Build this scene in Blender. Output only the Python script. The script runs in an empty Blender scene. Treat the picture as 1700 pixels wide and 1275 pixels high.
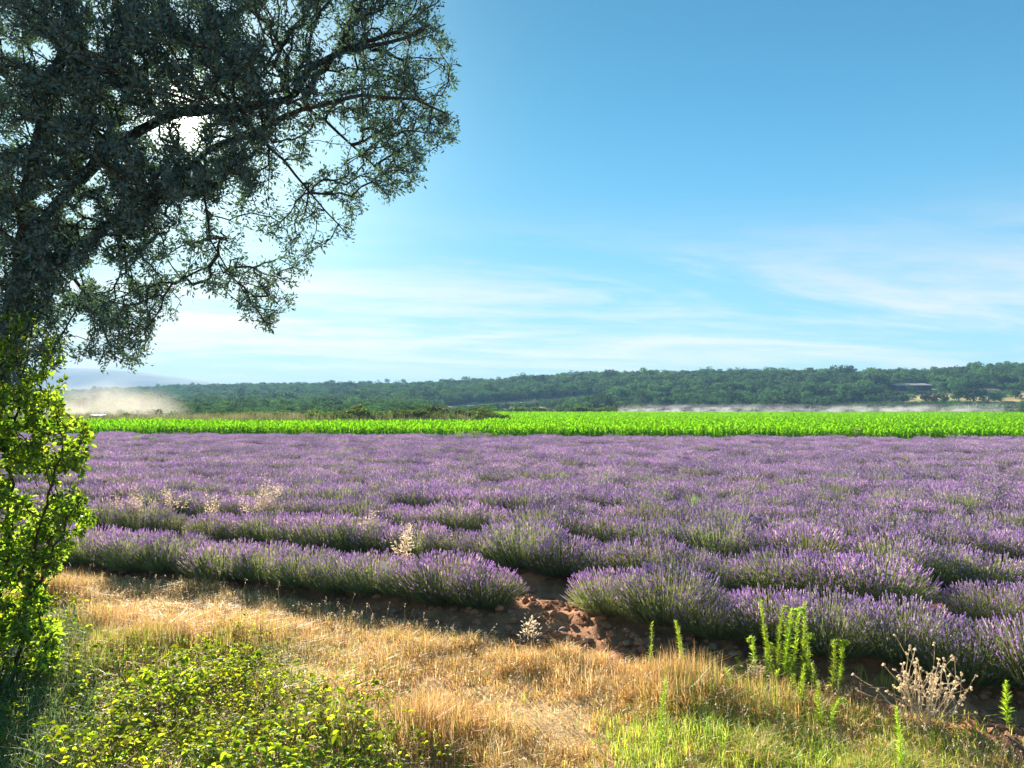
import bpy, math, random
import numpy as np
from mathutils import Vector, Matrix

random.seed(7)
RNG = np.random.default_rng(7)
SC = bpy.context.scene
COL = SC.collection

# ------------------------------------------------------------------ camera
H = 2.4                       # the photographer stands on a low bank
F = 1284.0                    # focal length in pixels of the 1700 px photograph
HOR = 672.0                   # horizon row
PITCH = math.atan((HOR - 637.5) / F)
cam_d = bpy.data.cameras.new('camera')
cam = bpy.data.objects.new('camera', cam_d)
COL.objects.link(cam)
cam.location = (0, 0, H)
cam.rotation_euler = (math.pi / 2 + PITCH, 0, 0)
cam_d.lens = F / 1700 * 36
cam_d.sensor_width = 36
cam_d.clip_start = 0.05
cam_d.clip_end = 20000
SC.camera = cam

cp, sp = math.cos(PITCH), math.sin(PITCH)


def ray(px, py):
    a, b = (px - 850) / F, (637.5 - py) / F
    return np.array([a, cp - b * sp, sp + b * cp])


def atY(px, py, Y):
    r = ray(px, py)
    return np.array([0, 0, H]) + r * (Y / r[1])


def gnd(px, py, z=0.0):
    r = ray(px, py)
    return np.array([0, 0, H]) + r * ((z - H) / r[2])


def proj(P):
    P = np.asarray(P, float)
    d = P - np.array([0, 0, H])
    zc = d[..., 1] * cp + d[..., 2] * sp
    yc = -d[..., 1] * sp + d[..., 2] * cp
    zc = np.where(zc < 0.05, 0.05, zc)
    return 850 + F * d[..., 0] / zc, 637.5 - F * yc / zc


# ------------------------------------------------------------------ sky, sun, exposure
sr = ray(300, 190)
SUN_EL = math.atan2(sr[2], math.hypot(sr[0], sr[1]))
SUN_AZ = math.atan2(sr[0], sr[1])            # from +Y towards +X
world = bpy.data.worlds.new('World')
SC.world = world
world.use_nodes = True
wt = world.node_tree
wt.nodes.clear()


class NT:
    """tiny node helper"""

    def __init__(self, tree):
        self.t = tree

    def n(self, kind, ins=None, **kw):
        nd = self.t.nodes.new(kind)
        for k, v in kw.items():
            setattr(nd, k, v)
        for k, v in (ins or {}).items():
            s = nd.inputs[k]
            if isinstance(v, bpy.types.NodeSocket):
                self.t.links.new(v, s)
            else:
                s.default_value = v
        return nd

    def math(self, op, a, b=0.0, c=None, clamp=False):
        ins = {0: a, 1: b}
        if c is not None:
            ins[2] = c
        return self.n('ShaderNodeMath', ins, operation=op, use_clamp=clamp).outputs[0]

    def mix(self, fac, a, b, blend='MIX'):
        nd = self.n('ShaderNodeMix', None, data_type='RGBA', blend_type=blend)
        for i, v in ((0, fac), (6, a), (7, b)):
            s = nd.inputs[i]
            if isinstance(v, bpy.types.NodeSocket):
                self.t.links.new(v, s)
            else:
                s.default_value = v
        return nd.outputs[2]

    def ramp(self, fac, stops, interp='LINEAR'):
        nd = self.n('ShaderNodeValToRGB', {0: fac})
        cr = nd.color_ramp
        cr.interpolation = interp
        while len(cr.elements) < len(stops):
            cr.elements.new(0.5)
        for e, (p, c) in zip(cr.elements, stops):
            e.position = p
            e.color = (c, c, c, 1) if isinstance(c, (int, float)) else (*c, 1)
        return nd.outputs[0]

    def noise(self, vec, scale, detail=4, rough=0.55, dist=0.0):
        return self.n('ShaderNodeTexNoise', {'Vector': vec, 'Scale': scale, 'Detail': detail, 'Roughness': rough, 'Distortion': dist}).outputs[0]

    def maprange(self, v, a, b, c=0.0, d=1.0, smooth=True):
        return self.n('ShaderNodeMapRange', {0: v, 1: a, 2: b, 3: c, 4: d}, interpolation_type='SMOOTHSTEP' if smooth else 'LINEAR').outputs[0]

    def link(self, a, b):
        self.t.links.new(a, b)


W = NT(wt)
sky = W.n('ShaderNodeTexSky', None, sky_type='NISHITA', sun_disc=False, sun_elevation=SUN_EL, sun_rotation=SUN_AZ,
          altitude=300.0, air_density=1.0, dust_density=0.25, ozone_density=3.0)
gen = W.n('ShaderNodeTexCoord').outputs['Generated']
sep = W.n('ShaderNodeSeparateXYZ', {0: gen})
dx, dy, dz = sep.outputs
zz = W.math('ADD', W.math('MAXIMUM', dz, 0.0), 0.10)
uvx, uvy = W.math('DIVIDE', dx, zz), W.math('DIVIDE', dy, zz)
cvec = W.n('ShaderNodeCombineXYZ', {0: W.math('ADD', W.math('MULTIPLY', uvx, 0.42), W.math('MULTIPLY', uvy, 0.12)),
                                    1: W.math('SUBTRACT', W.math('MULTIPLY', uvy, 1.05), W.math('MULTIPLY', uvx, 0.22)), 2: 3.7}).outputs[0]
n1 = W.noise(cvec, 0.75, 8, 0.60, 0.9)
n2 = W.noise(cvec, 3.2, 8, 0.66, 1.4)
cl = W.math('ADD', W.math('MULTIPLY', n1, 0.76), W.math('MULTIPLY', n2, 0.24))
cmask = W.maprange(cl, 0.39, 0.64)
belt = W.math('MULTIPLY', W.maprange(dz, -0.02, 0.05), W.maprange(dz, 0.27, 0.09))
cmask = W.math('MULTIPLY', cmask, belt)
slum = W.n('ShaderNodeRGBToBW', {0: sky.outputs[0]}).outputs[0]
redf = W.maprange(dz, 0.0, 0.40, 0.66, 0.38)
zen = W.maprange(dz, 0.02, 0.55, 1.16, 0.72)                                   # the sky deepens towards the zenith
comp = W.math('DIVIDE', 1.0, W.math('MULTIPLY_ADD', slum, 0.16, 0.55))      # soft shoulder on the glow round the sun
compc = W.n('ShaderNodeCombineColor', {0: W.math('MULTIPLY', comp, W.math('MULTIPLY', zen, redf)), 1: W.math('MULTIPLY', comp, W.math('MULTIPLY', zen, 0.90)), 2: W.math('MULTIPLY', comp, W.math('MULTIPLY', zen, 0.90))}).outputs[0]
skycol = W.mix(1.0, sky.outputs[0], compc, 'MULTIPLY')
lum = W.n('ShaderNodeRGBToBW', {0: skycol}).outputs[0]
cloudv = W.math('ADD', W.math('MULTIPLY', lum, 0.80), 2.4)
cloudcol = W.n('ShaderNodeCombineColor', {0: W.math('MULTIPLY', cloudv, 1.04), 1: W.math('MULTIPLY', cloudv, 1.0), 2: W.math('MULTIPLY', cloudv, 0.93)}).outputs[0]
final = W.mix(W.math('MULTIPLY', cmask, 0.85), skycol, cloudcol)
sd = W.n('ShaderNodeVectorMath', {0: gen, 1: tuple(sr / np.linalg.norm(sr))}, operation='DOT_PRODUCT').outputs['Value']
glow = W.math('ADD', W.math('MULTIPLY', W.math('POWER', W.math('MAXIMUM', sd, 0.0), 3000.0), 60.0), W.math('MULTIPLY', W.math('POWER', W.math('MAXIMUM', sd, 0.0), 45.0), 4.0))
glowc = W.n('ShaderNodeCombineColor', {0: W.math('MULTIPLY', glow, 1.0), 1: W.math('MULTIPLY', glow, 0.93), 2: W.math('MULTIPLY', glow, 0.86)}).outputs[0]
final = W.mix(1.0, final, glowc, 'ADD')            # aureole round the sun
bg = W.n('ShaderNodeBackground', {'Color': final, 'Strength': 0.050})
W.link(bg.outputs[0], W.n('ShaderNodeOutputWorld').inputs[0])
world.cycles.sampling_method = 'MANUAL'
world.cycles.sample_map_resolution = 1024

sun_d = bpy.data.lights.new('sun', 'SUN')
sun_d.energy = 5.0
sun_d.angle = math.radians(0.55)
sun_d.color = (1.0, 0.90, 0.74)
sun = bpy.data.objects.new('sun', sun_d)
COL.objects.link(sun)
sun.rotation_euler = Vector(-sr / np.linalg.norm(sr)).to_track_quat('-Z', 'Y').to_euler()
sun.location = Vector(sr) * 50

SC.view_settings.view_transform = 'Standard'
SC.view_settings.look = 'None'
SC.view_settings.gamma = 1.0
SC.view_settings.use_curve_mapping = False
SC.view_settings.exposure = 1.95

cy = SC.cycles
cy.max_bounces = 7
cy.diffuse_bounces = 3
cy.glossy_bounces = 2
cy.transmission_bounces = 4
cy.volume_bounces = 0
cy.transparent_max_bounces = 8
cy.caustics_reflective = False
cy.caustics_refractive = False
cy.sample_clamp_indirect = 8
cy.use_adaptive_sampling = False
cy.use_denoising = True
cy.denoiser = 'OPENIMAGEDENOISE'
cy.denoising_input_passes = 'RGB_ALBEDO_NORMAL'
cy.denoising_prefilter = 'ACCURATE'
cy.volume_step_rate = 1.0
cy.volume_max_steps = 128

# ------------------------------------------------------------------ helpers


def new_obj(name, data, parent=None):
    o = bpy.data.objects.new(name, data)
    COL.objects.link(o)
    if parent is not None:
        o.parent = parent
    return o


def tag(o, label=None, cat=None, group=None, kind=None):
    if label:
        o['label'] = label
    if cat:
        o['category'] = cat
    if group:
        o['group'] = group
    if kind:
        o['kind'] = kind
    return o


def empty(name, loc=(0, 0, 0), rz=0.0):
    o = new_obj(name, None)
    o.location = loc
    o.rotation_euler = (0, 0, rz)
    o.empty_display_size = 0.1
    return o


def mesh(name, V, Fc, mats=(), tint=None, mi=None, smooth=False):
    """fast mesh from arrays; Fc is an (n,3)/(n,4) array or a list of such arrays"""
    V = np.ascontiguousarray(V, np.float32).reshape(-1, 3)
    parts = [np.asarray(f, np.int32) for f in (Fc if isinstance(Fc, list) else [Fc]) if len(f)]
    loops = np.concatenate([f.ravel() for f in parts]).astype(np.int32)
    tot = np.concatenate([np.full(len(f), f.shape[1], np.int32) for f in parts])
    start = np.concatenate([[0], np.cumsum(tot)[:-1]]).astype(np.int32)
    me = bpy.data.meshes.new(name)
    me.vertices.add(len(V))
    me.vertices.foreach_set('co', V.ravel())
    me.loops.add(len(loops))
    me.loops.foreach_set('vertex_index', loops)
    me.polygons.add(len(tot))
    me.polygons.foreach_set('loop_start', start)
    me.polygons.foreach_set('loop_total', tot)
    if mi is not None:
        me.polygons.foreach_set('material_index', np.asarray(mi, np.int32))
    me.polygons.foreach_set('use_smooth', np.full(len(tot), smooth, bool))
    for m in mats:
        me.materials.append(m)
    if tint is not None:
        t = np.ones((len(V), 4), np.float32)
        t[:, :3] = tint
        a = me.attributes.new('tint', 'FLOAT_COLOR', 'POINT')
        a.data.foreach_set('color', t.ravel())
    me.update()
    me.validate()
    return me


def norm(v):
    return v / np.maximum(np.linalg.norm(v, axis=-1, keepdims=True), 1e-9)


def hash2(ix, iy, seed):
    h = (ix.astype(np.int64) * 374761393 + iy.astype(np.int64) * 668265263 + seed * 974634777) & 0xFFFFFFFF
    h = ((h ^ (h >> 13)) * 1274126177) & 0xFFFFFFFF
    h = h ^ (h >> 16)
    return (h & 0xFFFFFF) / float(0xFFFFFF)


def vnoise(x, y, seed=0):
    ix, iy = np.floor(x), np.floor(y)
    fx, fy = x - ix, y - iy
    fx, fy = fx * fx * (3 - 2 * fx), fy * fy * (3 - 2 * fy)
    a, b = hash2(ix, iy, seed), hash2(ix + 1, iy, seed)
    c, d = hash2(ix, iy + 1, seed), hash2(ix + 1, iy + 1, seed)
    return (a * (1 - fx) + b * fx) * (1 - fy) + (c * (1 - fx) + d * fx) * fy


def fbm(x, y, octaves=4, seed=0):
    x, y = np.asarray(x, float), np.asarray(y, float)
    s, amp, tot = 0, 1.0, 0
    for k in range(octaves):
        s = s + amp * vnoise(x * 2 ** k + 17.3 * k, y * 2 ** k - 9.1 * k, seed + k)
        tot += amp
        amp *= 0.5
    return s / tot


def inpoly(x, y, poly):
    poly = np.asarray(poly, float)
    ins = np.zeros(np.shape(x), bool)
    j = len(poly) - 1
    for i in range(len(poly)):
        xi, yi, xj, yj = *poly[i], *poly[j]
        c = ((yi > y) != (yj > y)) & (x < (xj - xi) * (y - yi) / (yj - yi + 1e-12) + xi)
        ins ^= c
        j = i
    return ins


def tubes(segs, sides=3):
    """segs: array rows (p0, r0, p1, r1); open tubes, one per segment"""
    P0, R0, P1, R1 = segs
    n = len(P0)
    d = norm(P1 - P0)
    ref = np.where(np.abs(d[:, 2:3]) < 0.9, np.array([[0, 0, 1.0]]), np.array([[1.0, 0, 0]]))
    u = norm(np.cross(d, ref))
    v = np.cross(d, u)
    a = np.arange(sides) * 2 * np.pi / sides
    ring = u[:, None] * np.cos(a)[None, :, None] + v[:, None] * np.sin(a)[None, :, None]
    V = np.concatenate([P0[:, None] + ring * R0[:, None, None], P1[:, None] + ring * R1[:, None, None]], 1)
    k = np.arange(sides)
    f = np.stack([k, (k + 1) % sides, (k + 1) % sides + sides, k + sides], 1)
    Fc = (np.arange(n) * 2 * sides)[:, None, None] + f[None]
    return V.reshape(-1, 3), Fc.reshape(-1, 4)


def polytube(pts, radii, sides=8, wob=0.0, seed=0, cap=True):
    """one continuous tube along a polyline, with optional lumpy bark"""
    pts = np.asarray(pts, float)
    rg = np.random.default_rng(seed)
    V, Fc = [], []
    n = len(pts)
    u = None
    for i in range(n):
        d = pts[min(i + 1, n - 1)] - pts[max(i - 1, 0)]
        d = d / max(np.linalg.norm(d), 1e-9)
        if u is None:
            ref = np.array([0, 0, 1.0]) if abs(d[2]) < 0.9 else np.array([1.0, 0, 0])
            u = np.cross(d, ref)
        u = u - d * np.dot(u, d)
        u = u / max(np.linalg.norm(u), 1e-9)
        v = np.cross(d, u)
        for k in range(sides):
            a = 2 * math.pi * k / sides
            r = radii[i] * (1 + wob * (rg.random() - 0.5))
            V.append(pts[i] + (u * math.cos(a) + v * math.sin(a)) * r)
    for i in range(n - 1):
        for k in range(sides):
            Fc.append((i * sides + k, i * sides + (k + 1) % sides, (i + 1) * sides + (k + 1) % sides, (i + 1) * sides + k))
    V = np.array(V)
    tri = []
    if cap:
        V = np.concatenate([V, pts[-1:]])
        c = len(V) - 1
        tri = [((n - 1) * sides + k, (n - 1) * sides + (k + 1) % sides, c) for k in range(sides)]
    return V, [np.array(Fc), np.array(tri)] if cap else [np.array(Fc)]


def leaves(P, D, N, L, Wd, ovate=False, fold=0.22, curl=0.15):
    """batch of folded leaves: P base, D direction, N normal"""
    D = norm(D)
    S = norm(np.cross(D, N))
    N = np.cross(S, D)
    L, Wd = L[:, None], Wd[:, None]
    n = len(P)

    def pt(t, s, h):
        return P + D * L * t + S * Wd * s + N * (Wd * h - L * curl * t * t)
    if ovate:
        V = np.stack([pt(0, 0, 0), pt(.26, -.42, fold), pt(.62, -.40, fold), pt(.26, .42, fold), pt(.62, .40, fold), pt(.28, 0, 0), pt(.62, 0, 0), pt(1, 0, 0)], 1)
        f = np.array([(0, 3, 5), (0, 5, 1), (5, 3, 4), (5, 4, 6), (1, 5, 6), (1, 6, 2), (6, 4, 7), (2, 6, 7)])
        k = 8
    else:
        V = np.stack([pt(0, 0, 0), pt(.5, -.5, fold), pt(.5, .5, fold), pt(.5, 0, 0), pt(1, 0, 0)], 1)
        f = np.array([(0, 2, 3), (0, 3, 1), (3, 2, 4), (1, 3, 4)])
        k = 5
    Fc = (np.arange(n) * k)[:, None, None] + f[None]
    return V.reshape(-1, 3), Fc.reshape(-1, 3), k


def blades(P, hgt, lean, az, wid):
    """grass blades, three triangles each"""
    n = len(P)
    d = np.stack([np.cos(az), np.sin(az), np.zeros(n)], 1)
    a2 = az + 1.2 + RNG.random(n) * 1.2
    s = np.stack([np.cos(a2), np.sin(a2), np.zeros(n)], 1) * wid[:, None]
    up = np.array([[0, 0, 1.0]])
    m = P + up * (hgt * 0.55)[:, None] + d * (hgt * lean * 0.25)[:, None]
    t = P + up * (hgt * np.sqrt(np.maximum(1 - 0.42 * lean, 0.03)))[:, None] + d * (hgt * lean * 0.85)[:, None]
    V = np.stack([P - s, P + s, m - s * 0.7, m + s * 0.7, t], 1).reshape(-1, 3)
    f = np.array([(0, 1, 3), (0, 3, 2), (2, 3, 4)])
    Fc = ((np.arange(n) * 5)[:, None, None] + f[None]).reshape(-1, 3)
    return V, Fc


def join(chunks):
    """chunks: list of (V, F) with F arrays of one width -> one V and list of F by width"""
    V, tri, quad, off = [], [], [], 0
    for v, f in chunks:
        for ff in (f if isinstance(f, list) else [f]):
            if len(ff) == 0:
                continue
            (tri if ff.shape[1] == 3 else quad).append(np.asarray(ff) + off)
        V.append(v)
        off += len(v)
    out = []
    if tri:
        out.append(np.concatenate(tri))
    if quad:
        out.append(np.concatenate(quad))
    return np.concatenate(V), out


# ------------------------------------------------------------------ materials
def material(name):
    m = bpy.data.materials.new(name)
    m.use_nodes = True
    m.node_tree.nodes.clear()
    return m, NT(m.node_tree)


def leaf_mat(name, dif, tra, fac=0.5, gloss=0.06, rough=0.45, var=0.25, tint=False, hue=0.02, objvar=0.25, spread=False):
    m, T = material(name)
    geo = T.n('ShaderNodeNewGeometry')
    rnd = geo.outputs['Random Per Island']
    oi = T.n('ShaderNodeObjectInfo').outputs['Random']
    val = T.math('ADD', T.math('MULTIPLY_ADD', rnd, 2 * var, 1 - var), T.math('MULTIPLY_ADD', oi, 2 * objvar, -objvar))
    hu = T.math('ADD', T.math('MULTIPLY_ADD', rnd, 2 * hue, 0.5 - hue), T.math('MULTIPLY_ADD', oi, hue, -hue / 2))
    outs = []
    for c in (dif, tra):
        if spread and c is tra:                # thick old leaves let little light through, young ones a lot
            val = T.math('MULTIPLY_ADD', T.math('POWER', T.math('FRACT', T.math('MULTIPLY', rnd, 7.31)), 1.6), 1.65, 0.25)
        col = T.n('ShaderNodeHueSaturation', {'Color': (*c, 1), 'Hue': hu, 'Value': val}).outputs[0]
        if tint:
            at = T.n('ShaderNodeAttribute', None, attribute_name='tint')
            col = T.mix(1.0, col, at.outputs['Color'], 'MULTIPLY')
        outs.append(col)
    d = T.n('ShaderNodeBsdfDiffuse', {0: outs[0]})
    t = T.n('ShaderNodeBsdfTranslucent', {0: outs[1]})
    mx = T.n('ShaderNodeMixShader', {0: fac, 1: d.outputs[0], 2: t.outputs[0]})
    sh = mx.outputs[0]
    if gloss > 0:
        g = T.n('ShaderNodeBsdfGlossy', {'Color': (1, 1, 1, 1), 'Roughness': rough})
        sh = T.n('ShaderNodeMixShader', {0: gloss, 1: sh, 2: g.outputs[0]}).outputs[0]
    T.link(sh, T.n('ShaderNodeOutputMaterial').inputs[0])
    return m


def solid_mat(name, col, rough=0.8, var=0.3, scale=6.0, bump=0.0, metal=0.0, spec=0.3, bscale=None):
    m, T = material(name)
    co = T.n('ShaderNodeTexCoord').outputs['Object']
    nz = T.noise(co, scale, 6, 0.6)
    f = T.math('MULTIPLY_ADD', nz, 2 * var, 1 - var)
    c = T.n('ShaderNodeHueSaturation', {'Color': (*col, 1), 'Value': f}).outputs[0]
    b = T.n('ShaderNodeBsdfPrincipled', {'Base Color': c, 'Roughness': rough, 'Metallic': metal, 'Specular IOR Level': spec})
    if bump:
        bn = T.noise(co, bscale or scale * 4, 5, 0.65)
        bp = T.n('ShaderNodeBump', {'Height': bn, 'Strength': bump, 'Distance': 0.05})
        T.link(bp.outputs[0], b.inputs['Normal'])
    T.link(b.outputs[0], T.n('ShaderNodeOutputMaterial').inputs[0])
    return m


M = {}
M['oak_leaf'] = leaf_mat('oak_leaf', (0.080, 0.160, 0.180), (0.12, 0.22, 0.08), 0.26, 0.03, 0.4, 0.3)
M['oak_bark'] = solid_mat('oak_bark', (0.055, 0.045, 0.038), 0.9, 0.5, 9, 0.6)
M['vine_leaf'] = leaf_mat('vine_leaf', (0.065, 0.155, 0.03), (0.36, 0.55, 0.025), 0.50, 0.02, 0.4, 0.4, spread=True)
M['vine_stem'] = solid_mat('vine_stem', (0.07, 0.05, 0.035), 0.9, 0.4, 14, 0.4)
M['bramble_leaf'] = leaf_mat('bramble_leaf', (0.13, 0.23, 0.02), (0.56, 0.66, 0.02), 0.48, 0.02, 0.45, 0.45, hue=0.03, spread=True)
M['bramble_cane'] = solid_mat('bramble_cane', (0.22, 0.15, 0.08), 0.8, 0.4, 20)
M['lav_leaf'] = leaf_mat('lavender_leaf', (0.145, 0.185, 0.09), (0.23, 0.285, 0.08), 0.45, 0.02, 0.5, 0.35)
M['lav_stem'] = leaf_mat('lavender_stem', (0.20, 0.23, 0.11), (0.29, 0.33, 0.11), 0.4, 0.02, 0.5, 0.3)
M['lav_flower'] = leaf_mat('lavender_flower', (0.475, 0.345, 0.57), (0.66, 0.48, 0.745), 0.45, 0.02, 0.6, 0.30, hue=0.025, objvar=0.15, tint=True)
M['grass'] = leaf_mat('grass_blade', (1, 1, 1), (1, 1, 1), 0.45, 0.03, 0.4, 0.2, tint=True, hue=0.0)
M['maize'] = leaf_mat('maize_leaf', (0.10, 0.27, 0.008), (0.24, 0.54, 0.008), 0.52, 0.0, 0.35, 0.3, hue=0.015, objvar=0.12)
M['far_leaf'] = leaf_mat('hill_foliage', (0.060, 0.130, 0.050), (0.11, 0.21, 0.03), 0.22, 0.01, 0.5, 0.4, hue=0.03, objvar=0.6)
M['shrub_leaf'] = leaf_mat('shrub_foliage', (0.07, 0.13, 0.03), (0.16, 0.22, 0.03), 0.35, 0.01, 0.5, 0.35, hue=0.03, objvar=0.3)
M['far_bark'] = solid_mat('hill_bark', (0.07, 0.055, 0.045), 0.9)
M['weed'] = leaf_mat('weed_leaf', (0.27, 0.40, 0.035), (0.56, 0.70, 0.045), 0.5, 0.03, 0.5, 0.25, hue=0.015)
M['petal'] = leaf_mat('white_petal', (0.75, 0.72, 0.62), (0.6, 0.58, 0.45), 0.35, 0.0)
M['far_weed'] = leaf_mat('pale_weed', (0.15, 0.23, 0.08), (0.22, 0.32, 0.08), 0.4, 0.0)
M['dead'] = leaf_mat('dead_stalk', (0.80, 0.70, 0.54), (0.78, 0.66, 0.46), 0.45, 0.02, 0.5, 0.25, hue=0.0)
M['oat'] = leaf_mat('wild_oat_husk', (0.72, 0.60, 0.44), (0.70, 0.56, 0.40), 0.5, 0.03, 0.5, 0.2, hue=0.0)
M['stone'] = solid_mat('stone', (0.34, 0.24, 0.17), 0.9, 0.35, 8, 0.5)
M['clod'] = solid_mat('soil_clod', (0.38, 0.19, 0.10), 0.95, 0.4, 7, 0.5)
M['white_paint'] = solid_mat('white_paint', (0.8, 0.8, 0.79), 0.35, 0.04, 2, 0, 0, 0.5)
M['glass'] = solid_mat('dark_glass', (0.03, 0.035, 0.04), 0.08, 0.1, 2, 0, 0, 0.6)
M['rubber'] = solid_mat('rubber', (0.03, 0.03, 0.03), 0.8, 0.2)
M['red_lens'] = solid_mat('red_lens', (0.35, 0.02, 0.02), 0.3, 0.1)
M['metal'] = solid_mat('galvanised_pipe', (0.42, 0.43, 0.44), 0.45, 0.2, 5, 0, 0.6)
M['plaster'] = solid_mat('plaster_wall', (0.33, 0.26, 0.20), 0.9, 0.2, 1.5)
M['dark_wall'] = solid_mat('timber_wall', (0.10, 0.07, 0.055), 0.9, 0.3, 2)
M['roof_grey'] = solid_mat('grey_roof_sheet', (0.30, 0.29, 0.28), 0.6, 0.2, 2)
M['roof_red'] = solid_mat('red_roof_tiles', (0.36, 0.17, 0.12), 0.85, 0.25, 2)


def ground_mat():
    m, T = material('ground_soil')
    co = T.n('ShaderNodeTexCoord').outputs['Object']
    at = T.n('ShaderNodeAttribute', None, attribute_name='tint').outputs['Color']
    a = T.noise(co, 1.7, 8, 0.62)
    b = T.noise(co, 24.0, 6, 0.7)
    f = T.math('MULTIPLY', T.math('MULTIPLY_ADD', a, 0.9, 0.55), T.math('MULTIPLY_ADD', b, 1.0, 0.5))
    c = T.mix(1.0, at, T.n('ShaderNodeCombineColor', {0: f, 1: f, 2: f}).outputs[0], 'MULTIPLY')
    bs = T.n('ShaderNodeBsdfPrincipled', {'Base Color': c, 'Roughness': 0.95, 'Specular IOR Level': 0.15})
    bp = T.n('ShaderNodeBump', {'Height': T.noise(co, 38.0, 6, 0.7), 'Strength': 0.7, 'Distance': 0.03})
    T.link(bp.outputs[0], bs.inputs['Normal'])
    T.link(bs.outputs[0], T.n('ShaderNodeOutputMaterial').inputs[0])
    return m


def hill_mat(name, c1, c2, scale):
    m, T = material(name)
    co = T.n('ShaderNodeTexCoord').outputs['Object']
    a = T.noise(co, scale, 8, 0.65)
    at = T.n('ShaderNodeAttribute', None, attribute_name='tint').outputs['Color']
    c = T.mix(T.maprange(a, 0.38, 0.62), (*c1, 1), (*c2, 1))
    c = T.mix(1.0, c, at, 'MULTIPLY')
    bs = T.n('ShaderNodeBsdfPrincipled', {'Base Color': c, 'Roughness': 1.0, 'Specular IOR Level': 0.1})
    T.link(bs.outputs[0], T.n('ShaderNodeOutputMaterial').inputs[0])
    return m


M['ground'] = ground_mat()

# ------------------------------------------------------------------ field geometry constants
NV = np.array([0.447, 0.894])           # across the lavender rows
TV = np.array([0.894, -0.447])          # along them
ROW0, ROWS = 8.15, 1.86


def row_c(k):
    return ROW0 + ROWS * min(k, 3) + 1.5 * max(k - 3, 0)



def cval(x, y):
    return x * NV[0] + y * NV[1]


def field_end(x):                        # far edge of the lavender, near edge of the maize
    return 48.5 - 0.135 * x


def maize_end(x, y):                     # True where maize grows
    a = (y > field_end(x) + 1.2)
    r = x / np.maximum(y, 1)
    left = r < -0.036
    return a & np.where(left, y < 70 - 0.08 * x, y < 158 - 0.10 * x)


def grass_edge(x, y):
    e = np.interp(x, [-9, -6.4, -3.4, -1.2, .2, 1.2, 2.3, 3.4, 6], [6.9, 7.1, 7.35, 7.15, 6.8, 6.75, 6.8, 6.4, 5.9])
    return e + 0.45 * (fbm(x * 0.9, y * 0.9, 3, 5) - 0.5) + 0.25 * (fbm(x * 3.5, y * 3.5, 2, 6) - 0.5)


def poly_ground(pp):
    return [tuple(gnd(*p)[:2]) for p in pp]


BRAMBLE = poly_ground([(-260, 985), (20, 985), (90, 1030), (150, 1062), (230, 1085), (330, 1080), (480, 1092), (530, 1135), (570, 1185), (650, 1240), (720, 1345), (-330, 1345)])
GREEN = poly_ground([(1040, 1165), (1150, 1150), (1290, 1140), (1430, 1168), (1600, 1195), (1700, 1240), (1790, 1345), (960, 1345), (1040, 1250)])
BARE = poly_ground([(840, 1165), (1060, 1170), (1200, 1215), (1080, 1240), (900, 1215)])
CORNER = poly_ground([(1600, 1205), (1720, 1200), (1800, 1280), (1690, 1270)])


# ------------------------------------------------------------------ ground sheet
def axis(lo, hi, step, far, ratio):
    a = list(np.arange(lo, hi + 1e-6, step))
    s = step
    while a[-1] < far:
        s *= ratio
        a.append(a[-1] + s)
    s = step
    while a[0] > -far:
        s *= ratio
        a.insert(0, a[0] - s)
    return np.array(a)


gx = axis(-7.5, 7.5, 0.07, 3300, 1.085)
gy = axis(4.2, 12.0, 0.06, 3300, 1.085)
X, Y = np.meshgrid(gx, gy)
near = np.exp(-np.maximum(np.hypot(X, Y - 8) - 10, 0) / 8)
c = cval(X, Y)
soil = (c > grass_edge(X, Y)) & (Y < field_end(X))
furrow = 0.06 * np.cos((c - ROW0) / ROWS * 2 * np.pi) * (c < ROW0 + 7)
Z = near * (0.10 * (fbm(X * 0.6, Y * 0.6, 4, 11) - 0.5))
clods = np.maximum(fbm(X * 8, Y * 8, 4, 21) - 0.42, 0) * 0.22
Z = Z + near * np.where(soil, furrow + clods, 0.06 * (fbm(X * 3.2, Y * 3.2, 3, 31) - 0.5))
GZ = Z.copy()
soilc = np.array([0.42, 0.20, 0.10])
straw = np.array([0.58, 0.38, 0.17])
tint = np.where(soil[..., None], soilc, straw)
mix = np.clip((fbm(X * 1.3, Y * 1.3, 4, 41) - 0.35) * 2.4, 0, 1)[..., None]
tint = np.where(soil[..., None], tint * (0.75 + 0.5 * mix), tint * mix + np.array([0.36, 0.21, 0.10]) * (1 - mix))
far = (Y > field_end(X))
tint = np.where(far[..., None], np.where((((Y > 172) & (X > -6)) | ((Y > 86) & (X <= -6)))[..., None], np.array([0.085, 0.095, 0.04]), np.array([0.24, 0.20, 0.11])), tint)
tint = np.where(inpoly(X, Y, CORNER)[..., None], np.array([0.30, 0.15, 0.08]), tint)
ny, nx = X.shape
idx = np.arange(ny * nx).reshape(ny, nx)
quads = np.stack([idx[:-1, :-1], idx[:-1, 1:], idx[1:, 1:], idx[1:, :-1]], -1).reshape(-1, 4)
ground = new_obj('ground', mesh('ground', np.stack([X, Y, Z], -1), quads, [M['ground']], tint.reshape(-1, 3), smooth=True))
tag(ground, kind='structure')


def gz(x, y):
    """height of the near ground sheet by bilinear lookup"""
    x, y = np.asarray(x, float), np.asarray(y, float)
    i = np.clip(np.searchsorted(gx, x) - 1, 0, nx - 2)
    j = np.clip(np.searchsorted(gy, y) - 1, 0, ny - 2)
    u, v = (x - gx[i]) / (gx[i + 1] - gx[i]), (y - gy[j]) / (gy[j + 1] - gy[j])
    return (GZ[j, i] * (1 - u) + GZ[j, i + 1] * u) * (1 - v) + (GZ[j + 1, i] * (1 - u) + GZ[j + 1, i + 1] * u) * v


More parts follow.
